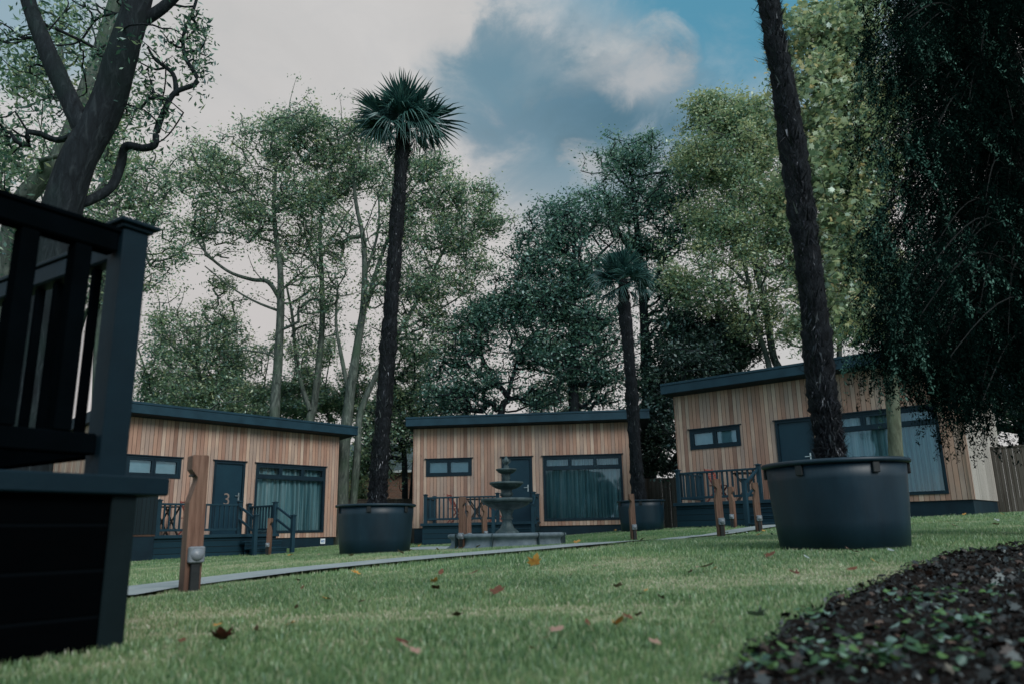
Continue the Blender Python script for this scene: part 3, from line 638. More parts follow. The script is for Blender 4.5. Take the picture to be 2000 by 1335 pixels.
def leaf_cloud(C, size, aspect=.5, droop=0, shade=None, star=False, flat=.5):
    """C: leaf centres (n,3). one small blade-shaped face each"""
    n = len(C); d = rng.normal(0, 1, (n, 3)); d[:, 2] = d[:, 2]*.6-droop; d /= np.linalg.norm(d, axis=1)[:, None]
    nn = rng.normal(0, 1, (n, 3)); nn[:, 2] = np.abs(nn[:, 2])+flat; w = np.cross(d, nn); w /= np.linalg.norm(w, axis=1)[:, None]+1e-9
    L = size*(.5+1.0*rng.random(n)**1.3)[:, None]; sh = np.clip(rng.random(n) if shade is None else shade, 0, 1)
    if star:
        up_ = np.cross(w, d)
        prof = [(-.5, 0, 0), (-.15, .28, .05), (-.1, .62, -.1), (.15, .3, .05), (.38, .42, -.08), (.35, .12, 0), (.7, 0, -.12), (.35, -.12, 0), (.38, -.42, -.08), (.15, -.3, .05), (-.1, -.62, -.1), (-.15, -.28, .05)]
        V = np.stack([C+d*L*a+w*L*b+up_*L*c for a, b, c in prof], 1).reshape(-1, 3); k = np.arange(n)[:, None]*12+np.arange(12)[None, :]
        return V, k, np.repeat(sh, 12)
    V = np.stack([C-d*L*.5, C+w*L*aspect*.5, C+d*L*.5, C-w*L*aspect*.5], 1).reshape(-1, 3); k = np.arange(n)[:, None]*4+np.arange(4)[None, :]
    return V, k, np.repeat(sh, 4)
def pt(a, Y): return at(a[0], a[1], a[2] if len(a) > 2 else Y)
def grow(name, label, cat, Y, limbs, blobs, leafmat, barkmat, lsize=.13, per=45, spread=.55, star=False, aspect=.5, droop=0, group='trees around the lawn', base=None, tipr=.0125, flatten=.6, leafbias=0, dens=1.0, power=.44, fill=.9):
    """limbs: list of (pixel-measured polyline at depth Y, r0, r1); blobs: (px,py,rx,ry,ntips[,Y])"""
    root_xy = pt(limbs[0][0][0], Y); base_xyz = (float(root_xy[0]), float(root_xy[1]), g1(root_xy[0], root_xy[1]))
    r = empty(name, base_xyz); tag(r, label, cat, group); B0 = np.array(base_xyz)
    tb_ = Tubes(); nodes = []; nr = []
    for li, (pl_, r0, r1) in enumerate(limbs):
        P = np.array([pt(a, Y) for a in pl_]); 
        if li == 0: P[0, 2] = B0[2]-.15
        jit = np.array(P); 
        if len(P) > 2: jit[1:-1, 1] += rng.normal(0, .12, len(P)-2)*Y/25
        Q = catmull(jit, 5); rad = np.interp(np.linspace(0, 1, len(Q)), [0, .06, 1], [r0*(1.25 if li == 0 else 1), r0, r1])
        tb_.add(Q-B0, rad, 12 if r0 > .1 else 8, .05)
        for q, ra in zip(Q, rad): nodes.append(q); nr.append(ra)
    N = [np.array(q) for q in nodes]; par = [-1]*len(N); nfix = len(N); zmin = min(q[2] for q in N)
    fixr = np.array(nr)
    tips = []
    for bl_ in blobs:
        px, py, rx, ry, nt = bl_[:5]; Yb = bl_[5] if len(bl_) > 5 else Y
        c = at(px, py, Yb); k = Yb/F; d = rng.normal(0, 1, (nt, 3)); d /= np.linalg.norm(d, axis=1)[:, None]
        nt2 = int(nt*(2.3 if Y > 20 else 1.2)); sub = rng.normal(0, 1, (max(4, nt2//9), 3)); sub /= np.linalg.norm(sub, axis=1)[:, None]; sub *= (rng.random(len(sub))**.5)[:, None]*1.02
        q_ = sub[rng.integers(0, len(sub), nt2)]+rng.normal(0, .19, (nt2, 3))
        tips.append(c+q_*np.array([rx*k, max(rx*k*.8, .5), ry*k]))
    if len(blobs) > 4 and fill > 0:
        bb = np.array([b[:2] for b in blobs], float); nt2 = int(fill*sum(b[4] for b in blobs)); j1 = rng.integers(0, len(bb), nt2); j2 = rng.integers(0, len(bb), nt2); t_ = rng.random((nt2, 1))
        q_ = bb[j1]*(1-t_)+bb[j2]*t_+rng.normal(0, 28, (nt2, 2)); tips.append(np.array([at(q[0], q[1], Y+rng.normal(0, 1.1*Y/25)) for q in q_]))
    tips = np.concatenate(tips); ttop = nodes[0]
    starts = tips[np.argsort(np.min(np.linalg.norm(tips[:, None, :]-np.array(nodes)[None, ::3, :], axis=2), axis=1))]
    cap = len(starts)*8+nfix+10; A = np.empty((cap, 3)); A[:nfix] = nodes; cnt = nfix; par = np.full(cap, -1); pen = np.zeros(cap)
    for i in range(nfix): pen[i] = .0 if A[i, 2] > zmin+1.2*Y/25 else 2.5
    tipidx = []
    for tpt in starts:
        D = A[:cnt]-tpt; dist = np.sqrt((D**2).sum(1)); cost = dist+.55*np.maximum(0, D[:, 2]+.1*dist)*1.5+pen[:cnt]
        j = int(np.argmin(cost)); L = dist[j]; k = max(1, min(6, int(L/(.45*Y/25*1.0))+1)); prev = j; p0 = A[j].copy()
        side = rng.normal(0, .07*L, 3)
        for q in range(1, k+1):
            t = q/k; p = p0*(1-t)+tpt*t; bow = math.sin(math.pi*t); p = p+side*bow; p[2] += -.07*L*bow if tpt[2] > p0[2] else .12*L*bow
            A[cnt] = p; par[cnt] = prev; pen[cnt] = 0; prev = cnt; cnt += 1
        tipidx.append(prev)
    wt = np.zeros(cnt); 
    for t_ in tipidx: wt[t_] += 1
    for i in range(cnt-1, nfix-1, -1):
        if par[i] >= 0: wt[par[i]] += wt[i]
    rad = tipr*np.maximum(wt, 1)**power*(Y/25)**.5
    kids = {}
    for i in range(nfix, cnt): kids.setdefault(int(par[i]), []).append(i)
    def chain(st):
        c = [int(par[st]), st]; cur = st
        while cur in kids:
            ks = kids[cur]; b = max(ks, key=lambda z: wt[z]); c.append(b)
            for o_ in ks:
                if o_ != b: todo.append(o_)
            cur = b
        return c
    todo = [c for i in range(nfix) for c in kids.get(i, [])]
    while todo:
        s0 = todo.pop(); c = chain(s0); P = A[c]; rd = rad[c].copy(); rd[0] = rd[1]*1.05
        if c[0] < nfix: rd = np.minimum(rd, fixr[c[0]]*.8)
        rd[-1] *= .5; tb_.add(P-B0, rd, 5 if rd[1] < .05 else 7)
    tb_.build('trunk', barkmat, r)
    # leaves in clumps at twig ends, plus a few along the twigs
    TP = A[tipidx]; nl = int(per*dens*(.56 if Y > 20 else .45)); sp_ = spread*.74; lsize = lsize*(.80 if Y > 20 else 1.0)
    C = np.repeat(TP, nl, 0); cs = np.repeat(rng.random(len(TP)), nl); off_ = rng.normal(0, 1, C.shape)*np.array([sp_, sp_, sp_*flatten])*.55
    C = C+off_
    if droop: C[:, 2] -= np.abs(rng.normal(0, droop*.5, len(C)))
    mid = A[np.array([par[t_] for t_ in tipidx if par[t_] >= 0])]; C2 = np.repeat(mid, max(1, nl//5), 0); C2 = C2+rng.normal(0, sp_*.35, C2.shape)
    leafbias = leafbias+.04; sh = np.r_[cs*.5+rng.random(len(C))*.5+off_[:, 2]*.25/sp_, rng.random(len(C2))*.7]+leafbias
    V, k, s__ = leaf_cloud(np.r_[C, C2]-B0, lsize, aspect, droop, sh, star)
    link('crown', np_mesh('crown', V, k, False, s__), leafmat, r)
    return r
g_ = 'trees standing behind the huts'
import time as _t; _t0 = _t.time()
grow('leaning_tree', 'big leaning dark-trunked tree rising behind the near deck', 'tree', 9.0,
     [([(40, 1010), (72, 700), (98, 520), (112, 420), (150, 305), (198, 205), (238, 115), (262, 45), (285, -60)], .27, .17),
      ([(168, 262), (140, 205), (100, 115), (62, 25), (35, -70)], .13, .09),
      ([(264, 50), (318, 14), (365, -25), (400, -70)], .08, .05),
      ([(118, 410), (180, 390, 9.3), (215, 360, 9.4), (230, 312, 9.4), (246, 286, 9.4), (280, 290, 9.4), (304, 284, 9.4), (306, 258, 9.4), (322, 222, 9.4), (345, 186, 9.4), (386, 160, 9.4), (366, 118, 9.4), (360, 70, 9.4), (378, 25, 9.4), (392, -30, 9.4)], .066, .018),
      ([(345, 186, 9.4), (338, 145, 9.4), (300, 112, 9.4), (288, 92, 9.4)], .035, .015),
      ([(95, 60), (130, 10), (125, -10)], .012, .006), ([(245, 25), (190, 35), (150, 75), (110, 90)], .02, .01)],
     [(385, 60, 45, 65, 26, 9.4), (345, 100, 55, 60, 16, 9.4), (300, 150, 45, 60, 16, 9.4), (290, 205, 50, 45, 12, 9.4), (325, 225, 35, 25, 8, 9.4), (185, 90, 50, 60, 12, 10.5), (130, 190, 45, 50, 10, 10.5), (20, 90, 60, 100, 46), (15, 260, 55, 110, 46), (20, 400, 55, 60, 20), (250, -60, 200, 60, 30), (210, 20, 60, 30, 10)],
     M['lf_mid'], M['barkd'], .085, 27, .27, aspect=.33, droop=.5, group='tall trees left of the lawn', tipr=.012, leafbias=-.2, fill=.15)
grow('pale_trunk_tree', 'paler leaning tree just behind the big dark trunk', 'tree', 12.0,
     [([(-60, 960), (-25, 640), (10, 480), (45, 390), (105, 315), (150, 215), (195, 95), (232, -20)], .19, .11), ([(150, 215), (120, 120), (120, 40)], .06, .03)],
     [(120, 60, 80, 60, 20), (30, 330, 60, 80, 30), (220, 200, 60, 60, 14), (60, 150, 70, 80, 30), (230, 280, 60, 60, 18)],
     M['lf_mid'], M['bark'], .10, 40, .4, aspect=.4, droop=.3, group='tall trees left of the lawn', tipr=.013)
grow('garden_tree', 'loose feathery tree filling the gap right of the leaning trunk', 'tree', 22.0,
     [([(205, 1010), (200, 700), (205, 520), (225, 400)], .2, .08), ([(203, 560), (160, 480), (120, 400)], .06, .03), ([(205, 520), (270, 430), (300, 380)], .06, .03)],
     [(250, 330, 80, 90, 60), (180, 420, 90, 80, 50), (310, 380, 60, 90, 50), (120, 350, 80, 90, 40), (60, 560, 90, 120, 50), (200, 560, 80, 100, 30), (300, 520, 50, 90, 22)],
     M['lf_mid'], M['bark'], .12, 34, .5, group='tall trees left of the lawn')
grow('garden_tree', 'small round-crowned tree above the left hut roof', 'tree', 28,
     [([(390, 1000), (388, 780), (382, 700), (392, 640)], .10, .05), ([(386, 740), (430, 690), (445, 640)], .05, .02), ([(384, 720), (340, 680), (320, 640)], .04, .02), ([(300, 1000), (300, 850), (292, 760), (270, 680)], .06, .03)],
     [(400, 650, 75, 65, 60), (440, 720, 70, 55, 50), (340, 690, 60, 60, 34), (310, 610, 45, 40, 16), (380, 770, 90, 35, 46), (290, 740, 40, 60, 20), (470, 785, 60, 30, 30), (430, 570, 50, 30, 12)],
     M['lf_mid'], M['bark'], .13, 48, .5, group=g_)
grow('garden_tree', 'open spreading tree with a single straight trunk above the left hut', 'tree', 27,
     [([(535, 1005), (537, 820), (541, 720), (549, 630), (552, 575), (548, 520), (538, 450), (535, 390), (540, 320)], .19, .05), ([(550, 590), (528, 555), (490, 545), (445, 530), (400, 490), (365, 430)], .09, .03),
      ([(552, 610), (500, 590), (450, 560), (400, 520)], .05, .02), ([(552, 565), (580, 540), (620, 510)], .05, .02), ([(536, 440), (500, 390), (470, 340)], .05, .02), ([(540, 700), (520, 690), (470, 680), (430, 685)], .04, .02)],
     [(420, 350, 100, 75, 90), (520, 290, 90, 70, 80), (480, 430, 110, 60, 75), (600, 400, 70, 60, 44), (370, 460, 60, 60, 30), (590, 250, 70, 50, 50), (400, 300, 50, 30, 20), (600, 560, 60, 80, 26)],
     M['lf_mid'], M['bark'], .13, 36, .5, group=g_)
grow('garden_tree', 'tall forked tree behind the right half of the left hut roof', 'tree', 28,
     [([(606, 1005), (604, 840), (612, 790), (624, 720), (630, 620), (628, 520), (625, 440), (645, 350)], .17, .05), ([(606, 800), (592, 760), (577, 700), (572, 620), (560, 560)], .10, .04), ([(630, 540), (600, 470), (590, 410)], .05, .02), ([(630, 500), (660, 440), (690, 400)], .05, .02)],
     [(640, 290, 80, 65, 90), (690, 250, 70, 50, 40), (620, 400, 80, 60, 50), (680, 360, 60, 60, 44), (560, 480, 60, 50, 20), (640, 600, 60, 70, 26), (590, 700, 50, 50, 14), (540, 240, 40, 30, 16)],
     M['lf_mid'], M['bark'], .13, 38, .5, group=g_)
grow('garden_tree', 'multi-stemmed pale tree seen left of the tall palm trunk', 'tree', 27,
     [([(668, 1000), (672, 900), (680, 800), (688, 745), (700, 660), (712, 590), (712, 480), (695, 400), (690, 340)], .22, .05), ([(684, 780), (668, 700), (655, 630), (660, 560)], .09, .03), ([(690, 985), (700, 880), (705, 800), (740, 720), (775, 650), (830, 560), (870, 480), (900, 420)], .13, .04), ([(715, 600), (745, 500), (790, 400), (820, 350)], .09, .03),
      ([(775, 650), (860, 600), (930, 560)], .05, .02), ([(870, 480), (930, 450), (975, 430)], .04, .02), ([(712, 540), (740, 460), (740, 380)], .06, .03)],
     [(740, 330, 60, 60, 50), (830, 350, 80, 45, 60), (900, 390, 75, 45, 70), (950, 430, 50, 35, 40), (870, 470, 90, 45, 60), (800, 430, 70, 60, 50), (830, 570, 90, 60, 70), (900, 530, 60, 45, 36), (740, 560, 60, 80, 36), (850, 660, 90, 50, 50), (660, 470, 60, 60, 30)],
     M['lf_mid'], M['bark'], .13, 38, .5, group=g_)
grow('dense_tree', 'dense dark teal tree left of the small far palm', 'tree', 28,
     [([(1125, 1000), (1122, 820), (1118, 700), (1120, 580), (1122, 450)], .24, .07), ([(1120, 620), (1060, 560), (1020, 520)], .08, .03), ([(1120, 560), (1170, 500), (1200, 470)], .08, .03)],
     [(1110, 430, 85, 55, 110), (1070, 500, 75, 50, 80), (1130, 540, 100, 60, 110), (1060, 590, 70, 45, 60), (1160, 640, 90, 60, 100), (1100, 700, 90, 60, 90), (1180, 730, 60, 60, 80)],
     M['lf_teal'], M['barkd'], .15, 34, .5, group=g_, leafbias=-.12)
grow('crooked_tree', 'crooked Y-branched low tree above the middle hut roof', 'tree', 27.5,
     [([(975, 1000), (978, 815), (992, 778), (975, 750), (950, 715), (936, 680), (940, 650)], .14, .05), ([(990, 775), (1003, 730), (1020, 680), (1050, 650)], .09, .04), ([(940, 690), (900, 660)], .04, .02)],
     [(950, 610, 80, 40, 90), (1020, 610, 70, 45, 80), (900, 660, 70, 45, 60), (1050, 680, 60, 45, 60), (880, 730, 60, 50, 50), (950, 760, 60, 35, 30), (1020, 560, 70, 35, 50), (860, 790, 60, 25, 34), (1060, 770, 50, 40, 40)],
     M['lf_teal'], M['barkd'], .14, 33, .5, group=g_, leafbias=-.1)
grow('tall_tree', 'tall tree with an ivy-dark trunk between the middle and right huts', 'tree', 29,
     [([(1268, 1010), (1266, 850), (1262, 720), (1258, 620), (1250, 520), (1240, 420), (1235, 340)], .26, .07), ([(1258, 600), (1300, 500), (1330, 420)], .08, .03), ([(1250, 520), (1200, 440), (1180, 380)], .08, .03)],
     [(1230, 310, 75, 50, 100), (1280, 370, 80, 60, 90), (1190, 400, 70, 60, 80), (1330, 440, 70, 60, 70), (1260, 480, 80, 50, 70), (1350, 330, 50, 60, 50), (1310, 580, 60, 80, 70), (1265, 760, 26, 90, 70), (1262, 900, 30, 50, 30)],
     M['lf_teal'], M['barkd'], .14, 36, .5, group=g_)
grow('tall_tree', 'tallest slender twin-stemmed tree behind the right hut', 'tree', 26,
     [([(1535, 1000), (1528, 760), (1515, 690), (1492, 590), (1474, 500), (1460, 430), (1452, 340), (1440, 250)], .15, .05), ([(1528, 1000), (1505, 740), (1478, 640), (1466, 560), (1440, 480), (1405, 420)], .11, .04), ([(1474, 500), (1500, 420), (1520, 330)], .06, .03), ([(1465, 560), (1420, 520), (1370, 500)], .05, .02)],
     [(1390, 230, 55, 45, 60), (1450, 230, 60, 50, 70), (1500, 260, 60, 60, 70), (1380, 320, 65, 60, 80), (1460, 340, 80, 60, 80), (1530, 380, 60, 60, 60), (1390, 440, 70, 55, 60), (1460, 470, 70, 60, 44), (1360, 560, 70, 60, 50), (1480, 600, 60, 70, 36), (1550, 500, 50, 60, 40)],
     M['lf_mid'], M['bark'], .14, 44, .5, dens=1.7, group=g_, leafbias=.2)
grow('dense_tree', 'dark evergreen mass rising just left of the right hut roof', 'tree', 27,
     [([(1400, 1000), (1402, 800), (1400, 700), (1405, 600)], .15, .05)],
     [(1400, 640, 70, 50, 90), (1380, 700, 70, 45, 90), (1440, 680, 60, 50, 80), (1330, 680, 50, 70, 80), (1310, 780, 45, 90, 100), (1290, 880, 40, 50, 60)],
     M['lf_dark'], M['barkd'], .15, 52, .5, group=g_)
grow('tall_tree', 'slim tree behind the right hut roof, right of the leaning palm', 'tree', 25,
     [([(1600, 1000), (1592, 720), (1580, 640), (1572, 540), (1590, 420), (1620, 320)], .12, .04), ([(1650, 980), (1640, 700), (1655, 560), (1680, 440), (1690, 340)], .10, .03)],
     [(1620, 330, 70, 80, 70), (1590, 450, 60, 60, 50), (1670, 480, 70, 70, 60), (1600, 600, 60, 60, 40), (1680, 620, 70, 60, 50), (1740, 560, 60, 90, 50), (1560, 650, 40, 40, 16)],
     M['lf_mid'], M['bark'], .14, 40, .5, dens=1.7, group=g_, leafbias=.22)
grow('dense_tree', 'shady thicket tree between the left and middle huts', 'tree', 30,
     [([(792, 1000), (790, 900), (782, 820), (770, 740)], .13, .05), ([(800, 1000), (815, 850), (840, 760)], .08, .03)],
     [(790, 780, 60, 50, 60), (760, 850, 45, 50, 60), (720, 900, 40, 40, 40), (790, 690, 50, 60, 40), (820, 830, 50, 40, 30), (730, 820, 35, 50, 20)],
     M['lf_mid'], M['barkd'], .14, 38, .5, group=g_)
for i_, (x_, lb_) in enumerate([(330, 'thin sapling low behind the left end of the left hut roof'), (470, 'thin sapling behind the left hut roof just left of the straight pale trunk'), (575, 'thin sapling behind the left hut roof between two pale trunks'), (840, 'thin sapling behind the left end of the middle hut roof'), (1085, 'thin sapling behind the middle hut roof beside the dark teal tree'), (400, 'thin sapling behind the left hut roof under the small round-crowned tree'), (640, 'thin sapling at the right end of the left hut roof'), (700, 'thin sapling just left of the tall palm trunk'), (520, 'thin sapling directly behind the straight pale trunk')]):
    grow('sapling', lb_, 'tree', 33, [([(x_, 1000), (x_+4, 860), (x_-4, 770), (x_+6, 690)], .06, .02), ([(x_+2, 850), (x_+30, 790), (x_+50, 740)], .03, .012)],
         [(x_, 690, 45, 50, 16), (x_+35, 760, 50, 35, 26), (x_-35, 770, 50, 35, 24), (x_, 800, 65, 26, 34)], M['lf_mid'], M['bark'], .15, 56, .5, group='thin saplings behind the huts')
grow('shrub', 'bright green shrub in front of the brick house', 'shrub', 32, [([(706, 1010), (706, 960)], .04, .02)], [(706, 950, 22, 18, 30), (740, 905, 26, 30, 24), (690, 965, 20, 12, 16)], M['lf_gold'], M['barkd'], .13, 40, .4, group=None)
grow('maple_tree', 'golden-green maple with a slim pale trunk behind the big tub', 'tree', 13.0,
     [([(1757, 1030), (1752, 900), (1746, 780), (1733, 600), (1722, 470), (1712, 360), (1700, 240), (1690, 100), (1680, -60)], .12, .07), ([(1712, 380), (1690, 300), (1660, 220), (1620, 130), (1590, 40)], .04, .02), ([(1728, 480), (1700, 400), (1660, 360), (1600, 330)], .025, .012), ([(1715, 350), (1740, 260), (1770, 160)], .03, .015), ([(1735, 600), (1700, 540), (1650, 500)], .02, .01)],
     [(1590, 40, 45, 45, 40), (1640, 90, 60, 50, 60), (1600, 140, 50, 45, 50), (1660, 190, 65, 45, 60), (1600, 240, 50, 40, 46), (1650, 300, 60, 45, 56), (1690, 20, 60, 50, 46), (1590, 340, 45, 40, 36), (1660, 400, 65, 45, 50), (1720, 330, 45, 60, 36), (1700, 500, 60, 50, 40), (1630, 480, 45, 45, 26), (1750, 180, 50, 80, 40), (1610, 580, 50, 50, 18), (1690, 620, 50, 50, 24), (1550, 90, 25, 50, 14)],
     M['lf_gold'], M['barkp'], .085, 42, .42, star=True, group=None, tipr=.009, leafbias=.02)
print('trees', _t.time()-_t0)
# conifer with hanging sprays, right edge
def conifer():
    Y = 7.6; bp = at(2130, 1040, Y); z0 = g1(bp[0], bp[1]); B0 = np.array([bp[0], bp[1], z0])
    r = empty('weeping_conifer', tuple(B0)); tag(r, 'huge dark weeping conifer hanging over the right edge', 'tree')
    tb_ = Tubes(); P = np.array([B0+[0, 0, -.2], B0+[0, 0, 3], B0+[-.1, .1, 7], B0+[0, 0, 9.5]]); tb_.add(catmull(P, 6)-B0, np.linspace(.34, .12, 19), 14, .08)
    Cs = []; Ds = []; Sh = []
    zones = [(1760, 40, 75, 130, 26), (1850, 120, 90, 150, 96), (1950, 60, 90, 120, 96), (1960, 420, 90, 160, 50), (1860, 420, 90, 180, 66), (1780, 520, 60, 130, 24), (1830, 640, 100, 110, 56), (1940, 670, 90, 120, 60), (1755, 600, 60, 80, 20), (1805, 690, 60, 50, 20), (1880, 715, 45, 45, 18), (1900, 790, 30, 40, 7), (1720, 660, 40, 50, 5), (1730, 130, 45, 80, 14), (1720, 300, 40, 60, 8), (1715, 480, 45, 60, 10), (1700, 560, 35, 60, 7), (1790, 300, 60, 120, 26), (2060, 300, 120, 300, 100), (2060, 660, 80, 130, 50), (1900, -60, 200, 80, 50)]
    for (px, py, rx, ry, n) in zones:
        for _ in range(int(n*(.45 if (px > 1900 and 150 < py < 500) else .8))):
            yy = Y+rng.normal(0, .55); tip = at(px+rng.uniform(-1, 1)*rx, py+rng.uniform(-1, 1)*ry, yy)
            hz = z0+max(1.2, min(9, (tip[2]-z0)*.9+.9)); st = np.array([B0[0]+rng.normal(0, .1), B0[1]+rng.normal(0, .1), hz])
            mid = st*.45+tip*.55+np.array([0, 0, .35+.15*rng.random()]); Q = catmull([st, mid, tip+np.array([0, 0, .1]), tip], 5)
            tb_.add(Q-B0, np.linspace(.010, .002, len(Q)), 4)
            # drooping plumes along the outer half
            for s_ in range(11):
                q = Q[rng.integers(len(Q)//5, len(Q))]+rng.normal(0, .07, 3); L = rng.uniform(.22, .62); m_ = int(L/.0042)
                t = rng.random(m_)[:, None]; sw = rng.normal(0, .16, 3); sw[2] = 0; curve = sw*(t**.7)
                st_ = q+curve+np.array([0, 0, -1])*L*t**1.3+rng.normal(0, 1, (m_, 3))*np.array([.032, .032, .03])*(1-.65*t)
                Cs.append(st_); lit = rng.random() < (.5 if px < 1790 else (.22 if px < 1850 else .06))  # more left-hand plumes get paler leaves: light put into the colour
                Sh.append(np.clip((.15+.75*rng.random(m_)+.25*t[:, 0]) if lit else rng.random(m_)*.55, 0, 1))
    tb_.build('trunk', M['barkblack'], r)
    C = np.concatenate(Cs); sh = np.concatenate(Sh); V, k, s__ = leaf_cloud(C-B0, .031, .36, 1.3, sh)
    link('crown', np_mesh('crown', V, k, False, s__), M['lf_con'], r); print('conifer leaves', len(C))
conifer()
grow('dense_tree', 'black-green evergreen behind the fence at the far right', 'tree', 24,
     [([(2010, 1000), (2000, 800), (1990, 600), (1985, 450)], .2, .06)],
     [(1960, 760, 70, 90, 130), (2030, 650, 80, 120, 100), (1900, 700, 60, 80, 60), (1960, 560, 80, 100, 80), (2000, 380, 80, 100, 60), (1880, 820, 50, 50, 40)],
     M['lf_dark'], M['barkd'], .15, 50, .55, group=g_)

for i_, (x_, y_, rr_, hh_, lb_) in enumerate([(-3.5, -7.5, 3.6, 4.6, 'unseen dark leafy tree added behind the camera on the left to shade the foreground'), (3.8, -7.0, 3.6, 5.2, 'unseen dark leafy tree added behind the camera on the right to shade the foreground')]):
    z_ = g1(x_, y_); ro_ = empty('unseen_shade_tree', (x_, y_, z_)); tag(ro_, lb_, 'tree')  # unseen trees added behind the camera to darken the near things
    tt_ = Tubes(); tt_.add(np.array([[0, 0, -.2], [.1, 0, 2], [0, .1, hh_*.8]]), [.22, .18, .06], 10, .05); tt_.build('trunk', M['barkd'], ro_)
    q_ = rng.normal(0, 1, (16000, 3)); q_ /= np.linalg.norm(q_, axis=1)[:, None]; q_ *= (.75+.3*rng.random(16000))[:, None]; q_ = q_*np.array([rr_, 2.2, hh_*.5])+np.array([0, 0, hh_*.55])
    q_[:, 2] = np.maximum(q_[:, 2], .1); V, k, s__ = leaf_cloud(q_, .26, .6); link('crown', np_mesh('crown', V, k, False, s__), M['lf_dark'], ro_)
# ------------------------------------------------------------------ palms
def frond_mesh(kind):
    V = []; Fc = []; S_ = []
    def tri(*p, s): b = len(V); V.extend(p); S_.extend([s]*len(p)); Fc.append([b, b+1, b+2])
    pet, Rr, dr, span = {'up': (.30, .54, .10, 118), 'mid': (.32, .55, .2, 112), 'old': (.30, .50, .55, 95)}[kind]
    # petiole
    for a_ in range(3):
        t0 = a_*2.094; t1 = t0+2.094; r0, r1 = .011, .007
        c = lambda x, r, t: (x, r*math.cos(t), r*math.sin(t))
        tri(c(0, r0, t0), c(0, r0, t1), c(pet, r1, t1), s=.5); tri(c(0, r0, t0), c(pet, r1, t1), c(pet, r1, t0), s=.5)
    n = 30
    for i in range(n):
        if random.random() < .10: continue
        th = R(-span+random.uniform(-2, 2)+2*span*i/(n-1)); L = Rr*(1-.22*(abs(th)/R(span))**2)*random.uniform(.92, 1.05); dth = R(span)/n*.9
        s_ = random.random()*.8; fold = .018*(1 if i % 2 else -1); tipd = dr*L*random.uniform(.25, 1.7)
        cup = -.18*abs(math.sin(th))
        def pnt(rad, t, dz=0): return (pet+rad*math.cos(t), rad*math.sin(t), dz+cup*rad*.8)
        h = .54*L; p0 = (pet, 0, 0); pa = pnt(h, th-dth, -.012); pb = pnt(h, th+dth, -.012); pm = pnt(h, th, .012)
        q1a = pnt(L*.78, th-dth*.33, -tipd*.35); q1b = pnt(L*.78, th+dth*.33, -tipd*.35); tp = pnt(L*.97, th+random.uniform(-.03, .03), -tipd*1.1)
        tri(p0, pa, pm, s=s_); tri(p0, pm, pb, s=s_*.8); tri(pa, q1a, pm, s=s_); tri(pm, q1a, q1b, s=s_); tri(pm, q1b, pb, s=s_*.8); tri(q1a, tp, q1b, s=min(1, s_+.15))
    return np_mesh('frond', V, Fc, False, S_)
FR = {k: [frond_mesh(k) for _ in range(4)] for k in ('up', 'mid', 'old')}
for k in FR:
    for me in FR[k]: me.materials.append(M['lf_palm'])
dry_me = FR['old'][0].copy(); dry_me.materials.clear(); dry_me.materials.append(M['lf_palmdry'])
